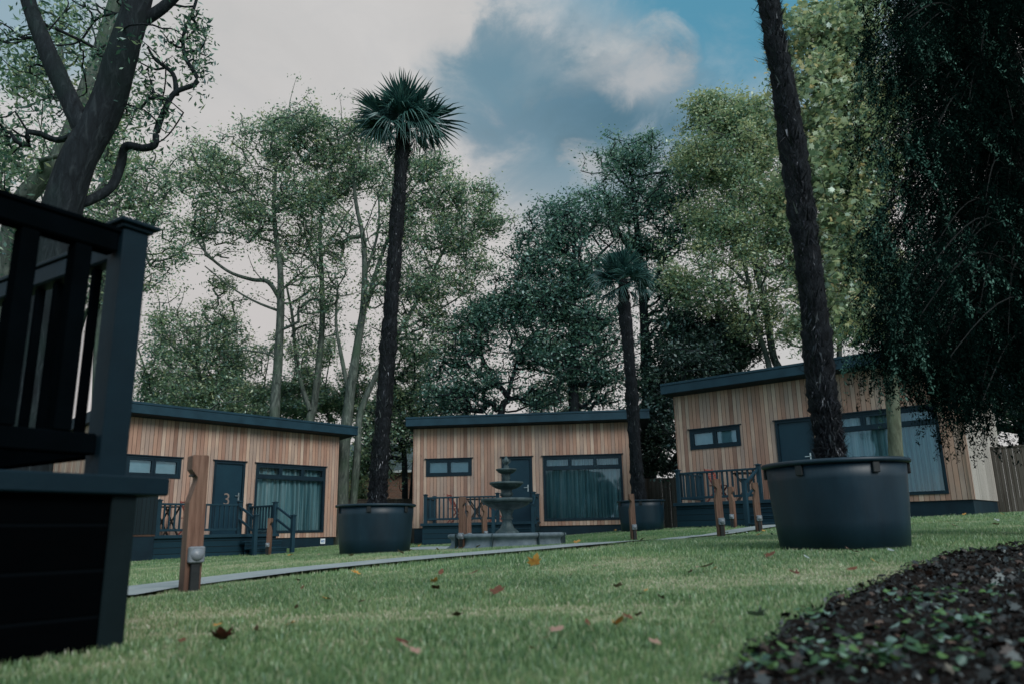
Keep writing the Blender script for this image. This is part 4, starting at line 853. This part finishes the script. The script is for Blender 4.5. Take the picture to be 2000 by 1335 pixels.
def palm(label, pts, Y, radii, scale=1.0, nf=36, skirt=False, seed=1, extra=()):
    rr = random.Random(seed)
    P = np.array([at(a_, b_, Y) for a_, b_ in pts]); base = P[0].copy(); r = empty('palm_tree', tuple(base)); tag(r, label, 'palm', 'fan palms growing in black tubs')
    Q = catmull(P-base, 14); Q = np.vstack([Q[0]-(Q[1]-Q[0])*1.5, Q]); L = len(Q); rad = np.interp(np.linspace(0, 1, L), np.linspace(0, 1, len(radii)), radii)
    rad = rad*.96*(1+.07*rng.normal(0, 1, L)); tb_ = Tubes(); tb_.add(Q, rad, 24, .12); tb_.build('trunk', M['palmbark'], r)
    # fibre shards and old leaf bases
    n = 9000; seglen = np.linalg.norm(np.diff(Q, axis=0), axis=1).sum(); t = rng.random(n)*(L-1.001); i = t.astype(int); f_ = (t-i)[:, None]
    C = Q[i]*(1-f_)+Q[i+1]*f_; T = Q[i+1]-Q[i]; T /= np.linalg.norm(T, axis=1)[:, None]
    A_ = np.cross(T, [0, 1, .1]); A_ /= np.linalg.norm(A_, axis=1)[:, None]; Bv = np.cross(T, A_); ph = rng.random(n)*math.tau
    N_ = A_*np.cos(ph)[:, None]+Bv*np.sin(ph)[:, None]; W_ = np.cross(T, N_); ra = rad[i][:, None]
    big = rng.random(n) < .08; ln = np.where(big, .08, .05)[:, None]*(.6+.8*rng.random(n))[:, None]; wd = np.where(big, .010, .0035)[:, None]
    b = C+N_*ra*.92; up_ = np.where(rng.random(n) < .75, 1, -1)[:, None]
    tip = b+T*ln*up_+N_*ln*rng.uniform(.3, 1.25, (n, 1))+W_*ln*rng.normal(0, .3, (n, 1))
    V = np.stack([b-W_*wd, b+W_*wd, tip], 1).reshape(-1, 3); k = np.arange(n)[:, None]*3+np.arange(3)[None, :]
    link('fibre', np_mesh('fibre', V, k, False, np.repeat(np.clip(rng.random(n)**1.6+big*.15, 0, 1), 3)), M['shard'], r)
    # crown
    top = Vector(Q[-1])
    ga = math.pi*(3-math.sqrt(5))
    for j in range(nf):
        f = j/(nf-1); el = R(82-f*88+rr.uniform(-20, 20)-(26 if f > .8 else 0)); az = j*ga+rr.uniform(-.4, .4); kind = 'up' if f < .5 else ('mid' if f < .84 else 'old')
        o = bpy.data.objects.new('frond', rr.choice(FR[kind])); COL.objects.link(o); o.parent = r
        s_ = scale*rr.uniform(.72, 1.15); M_ = Matrix.Translation(top-Vector((0, 0, .16*f*scale))) @ Matrix.Rotation(az, 4, 'Z') @ Matrix.Rotation(-el, 4, 'Y') @ Matrix.Rotation(R(rr.uniform(-25, 25)), 4, 'X')
        o.matrix_local = M_ @ Matrix.Scale(s_, 4)
    for az, el, s_, kind in extra:
        o = bpy.data.objects.new('frond', rr.choice(FR[kind])); COL.objects.link(o); o.parent = r
        o.matrix_local = Matrix.Translation(top-Vector((0, 0, .05))) @ Matrix.Rotation(R(az), 4, 'Z') @ Matrix.Rotation(R(-el), 4, 'Y') @ Matrix.Rotation(R(rr.uniform(-30, 30)), 4, 'X') @ Matrix.Scale(s_, 4)
    if skirt:
        for j in range(3):
            o = bpy.data.objects.new('dead_frond', dry_me); COL.objects.link(o); o.parent = r
            o.matrix_local = Matrix.Translation(Vector(Q[-1-6])-Vector((0, 0, .05*j))) @ Matrix.Rotation(R(-100+50*j), 4, 'Z') @ Matrix.Rotation(R(66), 4, 'Y') @ Matrix.Scale(.55, 4)
    return r
palm('leaning palm trunk in the largest tub, its crown above the picture', [(1624, 905), (1620, 850), (1606, 760), (1592, 620), (1576, 480), (1555, 330), (1530, 165), (1508, 40), (1490, -120), (1475, -300)], 6.35, [.125, .112, .118, .12, .118, .115, .108, .10, .10, .09], 1.0, seed=3)
palm('tall palm with a spiky fan crown between the left and middle huts', [(737, 985), (741, 920), (748, 830), (757, 700), (767, 560), (775, 440), (783, 340), (788, 246)], 11.75, [.15, .135, .135, .125, .12, .115, .115, .12], .85, 17, seed=12, extra=[(20, 30, 1.1, 'mid'), (-25, 5, 1.05, 'old'), (200, 22, 1.1, 'mid'), (160, 50, 1.05, 'up'), (-100, 35, .9, 'mid'), (-70, -15, .9, 'old'), (-115, -20, .9, 'old'), (0, 16, 1.3, 'mid'), (12, 38, 1.25, 'up'), (-20, 52, 1.2, 'up'), (180, 34, 1.3, 'up'), (172, 12, 1.15, 'mid'), (-100, 68, 1.2, 'up'), (-80, 60, 1.2, 'up'), (5, -8, 1.1, 'old'), (185, -6, 1.1, 'old'), (-95, 20, 1.0, 'old'), (-60, 10, 1.0, 'old'), (-130, 5, 1.0, 'old')])
palm('smaller-looking far palm with a drooping crown in front of the dark trees', [(1250, 985), (1243, 900), (1236, 790), (1228, 680), (1220, 600), (1216, 545)], 20.2, [.19, .17, .165, .16, .17, .12], 1.2, 26, True, seed=9, extra=[(0, 12, 1.35, 'old'), (180, 15, 1.4, 'old'), (190, -5, 1.3, 'old'), (-15, -8, 1.3, 'old'), (170, 35, 1.25, 'mid'), (10, 38, 1.25, 'mid')])

# ------------------------------------------------------------------ fountain
fz = g1(*FOUNT); ft = empty('stone_fountain', (FOUNT[0], FOUNT[1], fz)); tag(ft, 'tiered dark stone fountain standing in a pale round basin', 'fountain')
t = MB()
def seg(tn, j): 
    k = (tn/math.tau*8+.30) % 1.0; return 1-.055*math.sin(math.pi*k)**.8*0 + (.035*math.sin(math.pi*k)) - .02
t.lathe([(1.12, -.1), (1.12, .07), (1.075, .10), (1.045, .13), (1.03, .19), (1.045, .235), (1.09, .26), (1.10, .285), (1.09, .315), (1.05, .325), (.86, .325), (.84, .30), (.84, .05), (0, .05)], 160, rmod=seg)
t.build('basin', M['stone'], ft)
for k in range(8):
    jt = MB(); a_ = math.tau*(k-.30)/8; jt.box(.82, 1.102, -.004, .004, .0, .3255, 0, Matrix.Rotation(a_, 4, 'Z')); jt.build('joint', M['stoned'], ft)
wa = MB(); wa.lathe([(0, .2), (.84, .2)], 48); wa.build('water', M['glass'], ft)
def flute(tn, j): return 1+.05*math.cos(tn*12)
t = MB(); t.lathe([(.22, .05), (.22, .33), (.215, .35), (.19, .37), (.13, .42), (.095, .50), (.085, .56), (.11, .575), (.115, .60), (.095, .62), (.10, .68), (.13, .74), (.12, .80), (.09, .84)], 60, rmod=lambda tn, j: 1+.03*math.cos(tn*8)); t.build('pedestal', M['stoned'], ft)
def bowl(name, R_, z, d, extra=.05):
    b = MB(); b.lathe([(.06, z-d), (R_*.28, z-d*.96), (R_*.5, z-d*.86), (R_*.72, z-d*.68), (R_*.84, z-d*.5), (R_*.885, z-d*.44), (R_*.87, z-d*.38), (R_*.89, z-d*.34), (R_*.965, z-d*.32), (R_*1.0, z-d*.26), (R_*1.012, z-d*.14), (R_*1.0, z-d*.03), (R_*.98, z), (R_*.95, z-.004), (R_*.85, z-.03), (R_*.5, z-.06), (.05, z-.07)], 72, rmod=lambda tn, j: 1+(.02*math.cos(tn*14) if 1 < j < 6 else 0)); return b.build(name, M['stoned'], ft)
bowl('bowl', .485, .965, .22)
t = MB(); t.lathe([(.085, .93), (.09, 1.0), (.12, 1.02), (.115, 1.06), (.095, 1.09), (.12, 1.16), (.125, 1.20), (.08, 1.23)], 40, rmod=lambda tn, j: 1+.05*math.cos(tn*6)); t.build('stem', M['stoned'], ft)
bowl('bowl', .32, 1.27, .15)
t = MB(); t.lathe([(.06, 1.24), (.055, 1.31), (.075, 1.34), (.06, 1.38), (.085, 1.43), (.075, 1.46)], 32, rmod=lambda tn, j: 1+.05*math.cos(tn*6)); t.build('stem', M['stoned'], ft)
bowl('bowl', .195, 1.52, .11)
t = MB(); t.lathe([(.045, 1.49), (.05, 1.56), (.03, 1.59), (.055, 1.63), (.06, 1.67), (.035, 1.71), (.012, 1.76), (0, 1.77)], 24, rmod=lambda tn, j: 1+.12*math.cos(tn*5))
for k in range(5):
    a_ = k*math.tau/5; t.bar((.03*math.cos(a_), .03*math.sin(a_), 1.60), (.085*math.cos(a_), .085*math.sin(a_), 1.655), .02, .014); t.bar((.085*math.cos(a_), .085*math.sin(a_), 1.655), (.07*math.cos(a_), .07*math.sin(a_), 1.70), .015, .012)
t.build('finial', M['stoned'], ft)

# ------------------------------------------------------------------ fences and brick house
def fence(name, label, A0, A1, zt0, zt1):
    A0 = np.array(A0); A1 = np.array(A1); L = np.linalg.norm(A1-A0); r = empty('board_fence', (A0[0], A0[1], 0), math.atan2(*(A1-A0)[::-1])); tag(r, label, 'fence', 'wooden board fences behind the huts')
    f = MB(); n = int(L/.13)
    for i in range(n):
        x = i*.13; k = x/L; z1 = zt0+(zt1-zt0)*k-.04; f.box(x, x+.126, -.01, .012*(1 if i % 2 else .3), -1.3, z1)
    f.build('boards', M['fence'], r)
    c = MB(); c.add([(0, -.03, zt0-.04), (L, -.03, zt1-.04), (L, .04, zt1-.04), (0, .04, zt0-.04), (0, -.03, zt0), (L, -.03, zt1), (L, .04, zt1), (0, .04, zt0)], [(0, 3, 2, 1), (4, 5, 6, 7), (0, 1, 5, 4), (1, 2, 6, 5), (2, 3, 7, 6), (3, 0, 4, 7)]); c.build('coping', M['fence'], r)
    for i in range(int(L/1.8)+1):
        p = MB(); x = min(L-.1, i*1.8); p.box(x, x+.1, .02, .12, -1.3, zt0+(zt1-zt0)*x/L+.02); p.build('fence_post', M['fence'], r)
p0 = at(560, 975, 28.5); p1 = at(870, 972, 29.5)
fence('board_fence', 'low-looking board fence between the left and middle huts', p0[:2], p1[:2], float(p0[2]), float(p1[2]))
p0 = at(1180, 936, 26.6); p1 = at(1345, 931, 25.5)
fence('board_fence', 'dark board fence between the middle and right huts', p0[:2], p1[:2], float(p0[2]), float(p1[2]))
p0 = at(1929, 873, 19.8); p1 = at(2120, 857, 18.8)
fence('board_fence', 'tall weathered board fence at the far right of the right hut', p0[:2], p1[:2], float(p0[2]), float(p1[2]))
bp = at(640, 1010, 42); bh = empty('brick_house', (float(bp[0]), 42, g1(bp[0], 42)), R(-3)); tag(bh, 'brick house with slate roof glimpsed behind the fence between two huts', 'house')
ez = float(at(700, 924, 42)[2])-bh.location.z; bw_ = 6.2
t = MB(); t.box(0, bw_, 0, 6, -1, ez); t.build('wall', M['brick'], bh)
t = MB(); t.add([(-.3, -.3, ez+.06), (bw_+.3, -.3, ez+.06), (bw_+.3, 3, ez+1.9), (-.3, 3, ez+1.9), (bw_+.3, 6.3, ez+.06), (-.3, 6.3, ez+.06)], [(0, 1, 2, 3), (3, 2, 4, 5)]); t.build('roof', M['slate'], bh)
t = MB(); t.box(-.3, bw_+.3, -.36, -.24, ez-.02, ez+.10, .01); t.build('gutter', M['gutter'], bh)
t = MB(); t.box(1.2, 1.5, -.02, -.005, 0, 0); 
t = MB(); t.box(1.75, 2.75, -.03, -.002, .9, 2.0); w_ = t.build('window', M['gutter'], bh); t = MB(); t.box(1.83, 2.67, -.04, -.031, .98, 1.92); t.build('pane', M['door'], w_)

# ------------------------------------------------------------------ fallen leaves, litter, ground cover
def fleaf(kind):
    pts = []; 
    if kind == 'maple':
        prof = [(0, -.5), (.22, -.42), (.18, -.25), (.52, -.18), (.40, 0), (.56, .22), (.25, .18), (.22, .38), (0, .62), (-.22, .38), (-.25, .18), (-.56, .22), (-.40, 0), (-.52, -.18), (-.18, -.25), (-.22, -.42)]
    else:
        prof = [(0, -.5), (.12, -.3), (.19, 0), (.15, .25), (0, .5), (-.15, .25), (-.19, 0), (-.12, -.3)]
    n = len(prof); curl = random.uniform(.35, .9)
    V = [(0, 0, 0)]+[(x, y, curl*(x*x*1.1+y*y*.5)*(.6+.8*random.random())) for x, y in prof]; Fc = [(0, i+1, (i+1) % n+1) for i in range(n)]
    V += [(0.012, -.5, 0.05), (-.012, -.5, .05), (.02, -.85, .18)]; Fc += [(n+1, n+2, n+3)]
    return np_mesh('fallen_leaf', V, Fc, False)
def fl_mat(name, a, b): return simple(name, a, b, 3, .6, .3, .3)
LM = {'brown': fl_mat('leaf_brown', (.07, .028, .016), (.13, .05, .025)), 'red': fl_mat('leaf_rust', (.055, .014, .010), (.10, .028, .018)), 'gold': fl_mat('leaf_gold', (.35, .17, .05), (.45, .26, .09)), 'pink': fl_mat('leaf_pale', (.22, .13, .10), (.32, .21, .17)), 'silver': fl_mat('leaf_silver', (.18, .22, .22), (.28, .32, .31)), 'amber': fl_mat('leaf_amber', (.30, .13, .03), (.42, .25, .06))}
LFm = {}
for k in LM:
    for q in ('maple', 'oval'):
        me = fleaf(q); me.materials.append(LM[k]); LFm[(k, q)] = me
LV = [(1045, 1108, 'amber', 'maple', .11, 60, 'yellow-brown curled leaf standing upright on the middle of the lawn'), (971, 1168, 'brown', 'maple', .085, 25, 'dark brown star-shaped leaf in the centre of the lawn'),
      (432, 1262, 'red', 'maple', .075, 40, 'dark red curled leaf at the lower left of the lawn'), (455, 1250, 'red', 'oval', .04, 60, 'small dark red leaf touching the lower left curled leaf'), (1210, 1233, 'gold', 'oval', .075, 35, 'long golden leaf lying on the near lawn'),
      (1088, 1249, 'pink', 'maple', .06, 12, 'pale pinkish leaf left of the long golden leaf'), (1085, 1287, 'silver', 'oval', .045, 15, 'small silvery leaf at the bottom of the lawn'), (1378, 1122, 'pink', 'oval', .14, 12, 'pale elongated leaf on the lawn in front of the big tub'),
      (1480, 1222, 'silver', 'maple', .075, 12, 'silvery leaf near the edge of the soil bed'), (1505, 1094, 'brown', 'maple', .085, 25, 'brown crinkled leaf just before the big tub'), (1667, 1087, 'pink', 'maple', .10, 15, 'pale brown leaf in front of the big tub'),
      (1665, 1125, 'brown', 'oval', .09, 10, 'flat dark brown leaf right of the pale elongated one'), (1554, 1131, 'red', 'maple', .06, 20, 'rusty leaf between the pale elongated leaf and the soil bed'), (927, 1130, 'brown', 'oval', .11, 20, 'brown leaf lying left of the yellow-brown one'),
      (861, 1129, 'brown', 'oval', .09, 25, 'brown leaf left of centre on the lawn'), (851, 1159, 'brown', 'maple', .055, 25, 'tiny dark leaf below the brown leaf left of centre'), (695, 1128, 'amber', 'maple', .075, 20, 'amber leaf on the lawn below the middle tub'),
      (893, 1216, 'brown', 'maple', .05, 25, 'small dark leaf on the dry grass patch'), (785, 1272, 'red', 'oval', .06, 15, 'red-brown leaf at the bottom centre'), (705, 1276, 'red', 'oval', .035, 20, 'tiny red leaf at the bottom left of centre'), (1742, 1085, 'silver', 'oval', .09, 10, 'silvery leaf right of the pale brown one'),
      (1577, 1098, 'silver', 'oval', .07, 20, 'little silvery leaf in front of the big tub'), (1288, 1236, 'brown', 'oval', .035, 15, 'tiny brown leaf right of the long golden one'), (1262, 1108, 'silver', 'oval', .06, 20, 'small silvery leaf at mid lawn'), (1710, 1107, 'amber', 'maple', .055, 20, 'amber speck-like leaf near the soil bed')]
for (px, py, c, q, s_, tilt, lb) in LV:
    o = bpy.data.objects.new('fallen_leaf', LFm[(c, q)]); COL.objects.link(o); p = hit(px, py, 14); o.location = (float(p[0]), float(p[1]), float(p[2])+.026+s_*.15); o.scale = (s_,)*3
    o.rotation_euler = (R(tilt), R(random.uniform(-20, 20)), R(random.uniform(0, 360))); tag(o, lb, 'leaf', 'fallen leaves on the lawn')
for i in range(34):
    px, py = random.uniform(330, 1420), random.uniform(1105, 1290)
    if px > 1330-(py-1105)*.3 and py > 1240: continue
    p = hit(px, py, 14); o = bpy.data.objects.new('fallen_leaf', LFm[(random.choice(['brown', 'brown', 'red', 'amber', 'pink']), random.choice(['maple', 'oval']))]); COL.objects.link(o)
    s_ = random.uniform(.03, .055); o.location = (float(p[0]), float(p[1]), float(p[2])+.028); o.scale = (s_,)*3; o.rotation_euler = (R(random.uniform(5, 40)), 0, R(random.uniform(0, 360))); tag(o, 'tiny curled leaf half sunk in the near grass', 'leaf', 'tiny curled leaves in the near grass')
for i in range(70):
    px = random.uniform(560, 1990); x_ = None
    Yf = random.uniform(9, 22); p = at(px, 1000, Yf); x, y = float(p[0]), Yf
    if near_path(np.array([x]), np.array([y]))[0]: continue
    o = bpy.data.objects.new('fallen_leaf', LFm[(random.choice(['brown', 'pink', 'amber', 'silver', 'pink']), random.choice(['maple', 'oval']))]); COL.objects.link(o)
    s_ = random.uniform(.07, .11); o.location = (x, y, g1(x, y)+.045); o.scale = (s_,)*3; o.rotation_euler = (R(random.uniform(5, 35)), 0, R(random.uniform(0, 360))); tag(o, 'little dry leaf scattered on the far part of the lawn', 'leaf', 'tiny dry leaves on the far lawn')
# litter in the bed
n = 4600; u = rng.random(n); y = .7+u*5.7; x = y*rng.uniform(.1, 1.0, n)+rng.uniform(0, 1.8, n)*(rng.random(n) < .4); k = in_bed(x, y+.02); x, y = x[k], y[k]
C = np.c_[x, y, gz(x, y)+.030+rng.random(len(x))*.015]; V, kk, s__ = leaf_cloud(C, .032, .75, 0, rng.random(len(x)), True, 2.5)
tag(link('leaf_litter', np_mesh('leaf_litter', V, kk, False, s__), M['litter']), 'brown leaf litter scattered over the soil bed', 'leaf litter', kind='stuff')
n = 30000; y = .7+rng.random(n)*5.7; x = y*rng.uniform(.1, 1.0, n)+rng.uniform(0, 1.8, n)*(rng.random(n) < .4); k = in_bed(x, y+.0); x, y = x[k], y[k]
C = np.c_[x, y, gz(x, y)+.024+rng.random(len(x))*.010]; V, kk, s__ = leaf_cloud(C, .022, .5, 0, rng.random(len(x))**2*.5, False, 1.5)
tag(link('bark_chips', np_mesh('bark_chips', V, kk, False, s__), M['litter']), 'dark bark crumbs covering the soil bed', 'bark chips', kind='stuff')
def cover():
    Vs = []; Ks = []; Ss = []; nv_ = 0; cents = []
    for (px, py, rx, ry, m_) in [(1560, 1300, 150, 45, 40), (1680, 1290, 180, 45, 42), (1780, 1300, 180, 45, 42), (1640, 1325, 220, 30, 50), (1850, 1250, 160, 70, 30), (1800, 1190, 60, 14, 26), (1860, 1240, 70, 25, 26), (1850, 1175, 40, 12, 12), (1940, 1170, 40, 16, 10), (1590, 1225, 40, 14, 16), (1740, 1180, 30, 8, 8), (1480, 1320, 50, 16, 16)]:
        for _ in range(m_): cents.append(hit(px+rng.normal(0, .5)*rx, py+rng.normal(0, .5)*ry, 8))
    n = len(cents); C = np.array(cents)+np.c_[np.zeros((n, 2)), .030+rng.random(n)*.04]
    for c in C:
        if not in_bed(np.array([c[0]]), np.array([c[1]+.0]))[0]: continue
        L = rng.choice([rng.uniform(.008, .014), rng.uniform(.012, .021)]); yaw = rng.random()*math.tau; tl = rng.uniform(-.4, .6); ro = rng.normal(0, .35); m_ = 9; sh = rng.random()
        M_ = np.array((Matrix.Rotation(yaw, 3, 'Z') @ Matrix.Rotation(tl, 3, 'Y') @ Matrix.Rotation(ro, 3, 'X')))
        th = np.linspace(0, math.tau, m_, endpoint=False); pr = np.c_[L*np.cos(th), L*.72*np.sin(th), -.35*L*(np.sin(th)**2)]; pr = np.vstack([[0, 0, 0], pr]); V = pr @ M_.T+c
        Vs.append(V); Ks.append(np.array([(0, i+1, (i+1) % m_+1) for i in range(m_)])+nv_); nv_ += m_+1; Ss.append(np.full(m_+1, sh))
    return link('ground_cover', np_mesh('ground_cover', np.concatenate(Vs), np.concatenate(Ks), True, np.concatenate(Ss)), M['cover'])
tag(cover(), 'low round-leaved plants creeping over the soil bed', 'ground cover', kind='stuff')

# ------------------------------------------------------------------ world and sun
wd = bpy.data.worlds.new("World"); sc.world = wd; wd.use_nodes = True; nt = wd.node_tree; nt.nodes.clear()
class WN(NT):
    def __init__(s, t): s.t = t
w = WN(nt); out = w.n('ShaderNodeOutputWorld'); bg = w.n('ShaderNodeBackground'); bg.inputs[1].default_value = .1; nt.links.new(bg.outputs[0], out.inputs[0])
sky = w.n('ShaderNodeTexSky'); sky.sky_type = 'NISHITA'; sky.sun_disc = False; SEL = R(36); SAZ = R(146)   # azimuth of the sun measured from +Y clockwise
sky.sun_elevation = SEL; sky.sun_rotation = SAZ
gen = w.n('ShaderNodeTexCoord').outputs['Generated']
nrm = w.n('ShaderNodeVectorMath', operation='NORMALIZE'); w.l(gen, nrm.inputs[0]); D = nrm.outputs[0]
n1 = w.noise(3.4, 8, w.mapping(D, (1, 1, 1.7)), .6, .4); n2 = w.noise(10, 8, w.mapping(D, (1, 1, 1.5)), .62, .5)
wob = w.math('ADD', w.math('MULTIPLY', w.math('SUBTRACT', n1, .5), .16), w.math('MULTIPLY', w.math('SUBTRACT', n2, .5), .17))
def blob(px, py, r0, r1, sx=1.0, wobs=1.0):
    d = ray(px, py); d = d/np.linalg.norm(d); v = w.n('ShaderNodeVectorMath', operation='SUBTRACT'); w.l(D, v.inputs[0]); v.inputs[1].default_value = tuple(map(float, d))
    mp_ = w.mapping(v.outputs[0], (1/sx, 1, 1)); l = w.n('ShaderNodeVectorMath', operation='LENGTH'); w.l(mp_, l.inputs[0])
    dd = w.math('ADD', l.outputs['Value'], w.math('MULTIPLY', wob, wobs))
    mr = w.n('ShaderNodeMapRange', interpolation_type='SMOOTHSTEP'); w.l(dd, mr.inputs[0]); mr.inputs[1].default_value = r0; mr.inputs[2].default_value = r1; mr.inputs[3].default_value = 1; mr.inputs[4].default_value = 0
    return mr.outputs[0]
base = w.mix(w.ramp(n1, [(.35, (0, 0, 0)), (.65, (1, 1, 1))]), (5.5, 5.45, 5.4), (6.1, 6.0, 5.95))
skyb = w.mix(.12, (.95, 3.1, 4.4), sky.outputs[0])
def over(c, m_, col): return w.mix(m_, c, col)
c = base
c = over(c, w.math('MULTIPLY', w.ramp(n2, [(.5, (0, 0, 0)), (.8, (.22, .22, .22))]), 1.0), (4.2, 4.4, 4.6))
c = over(c, blob(1480, -80, .08, .27, 1.25), skyb)
c = over(c, w.math('MULTIPLY', blob(80, 60, .02, .13, .9), .75), (2.0, 3.6, 4.6))
c = over(c, w.math('MULTIPLY', blob(1120, 220, .04, .125, 1.8, .8), .95), (1.05, 2.2, 3.05))
c = over(c, w.math('MULTIPLY', blob(960, 165, .0, .075, 1.7, .8), .8), (1.5, 2.8, 3.6))
c = over(c, w.math('MULTIPLY', blob(1090, 340, .02, .10, 1.3, .8), .8), (1.5, 2.8, 3.6))
c = over(c, w.math('MULTIPLY', w.math('MULTIPLY', blob(1180, 120, .0, .065, 2.2, 1.1), w.ramp(n1, [(.40, (.1, .1, .1)), (.56, (1, 1, 1))])), .9), (5.9, 5.9, 5.8))
c = over(c, w.math('MULTIPLY', blob(1200, 235, .0, .075, 2.0, 1.0), .8), (.85, 1.8, 2.45))
c = over(c, w.math('MULTIPLY', blob(1010, 110, .0, .05, 1.8, 1.0), .6), (1.3, 2.5, 3.3))
c = over(c, w.math('MULTIPLY', blob(1250, 165, .0, .045, 1.6, .7), .8), (5.0, 5.1, 5.2))
c = over(c, w.math('MULTIPLY', blob(1160, 320, .0, .03, 1.6, .6), .7), (4.8, 4.9, 5.0))
c = over(c, w.math('MULTIPLY', blob(540, 760, .05, .45, 1.6, .5), .55), (5.9, 5.5, 5.4))
# sky overhead and behind the camera: thinner blue-grey cloud
sp = w.n('ShaderNodeSeparateXYZ'); w.l(D, sp.inputs[0])
mr = w.n('ShaderNodeMapRange', interpolation_type='SMOOTHSTEP'); w.l(sp.outputs[1], mr.inputs[0]); mr.inputs[1].default_value = .45; mr.inputs[2].default_value = -.2; mr.inputs[3].default_value = 0; mr.inputs[4].default_value = 1
c = over(c, mr.outputs[0], w.mix(w.ramp(n1, [(.4, (0, 0, 0)), (.62, (1, 1, 1))]), (5.0, 8.0, 9.8), (7.8, 9.2, 9.8)))
w.l(c, bg.inputs[0])
sl = bpy.data.lights.new('sun', 'SUN'); sl.energy = 2.6; sl.angle = R(28); sl.color = (1.0, .96, .90); so = bpy.data.objects.new('sun', sl); COL.objects.link(so)
sd = Vector((math.sin(SAZ)*math.cos(SEL), math.cos(SAZ)*math.cos(SEL), math.sin(SEL))); so.rotation_euler = sd.to_track_quat('Z', 'Y').to_euler(); so.location = (0, -5, 12)

sc.view_settings.view_transform = 'Standard'; sc.view_settings.look = 'None'; sc.view_settings.exposure = 0; sc.view_settings.gamma = 1
sc.render.engine = 'CYCLES'; sc.cycles.use_denoising = True; sc.cycles.max_bounces = 6; sc.cycles.diffuse_bounces = 3; sc.cycles.transparent_max_bounces = 8
sc.cycles.sample_clamp_indirect = 4
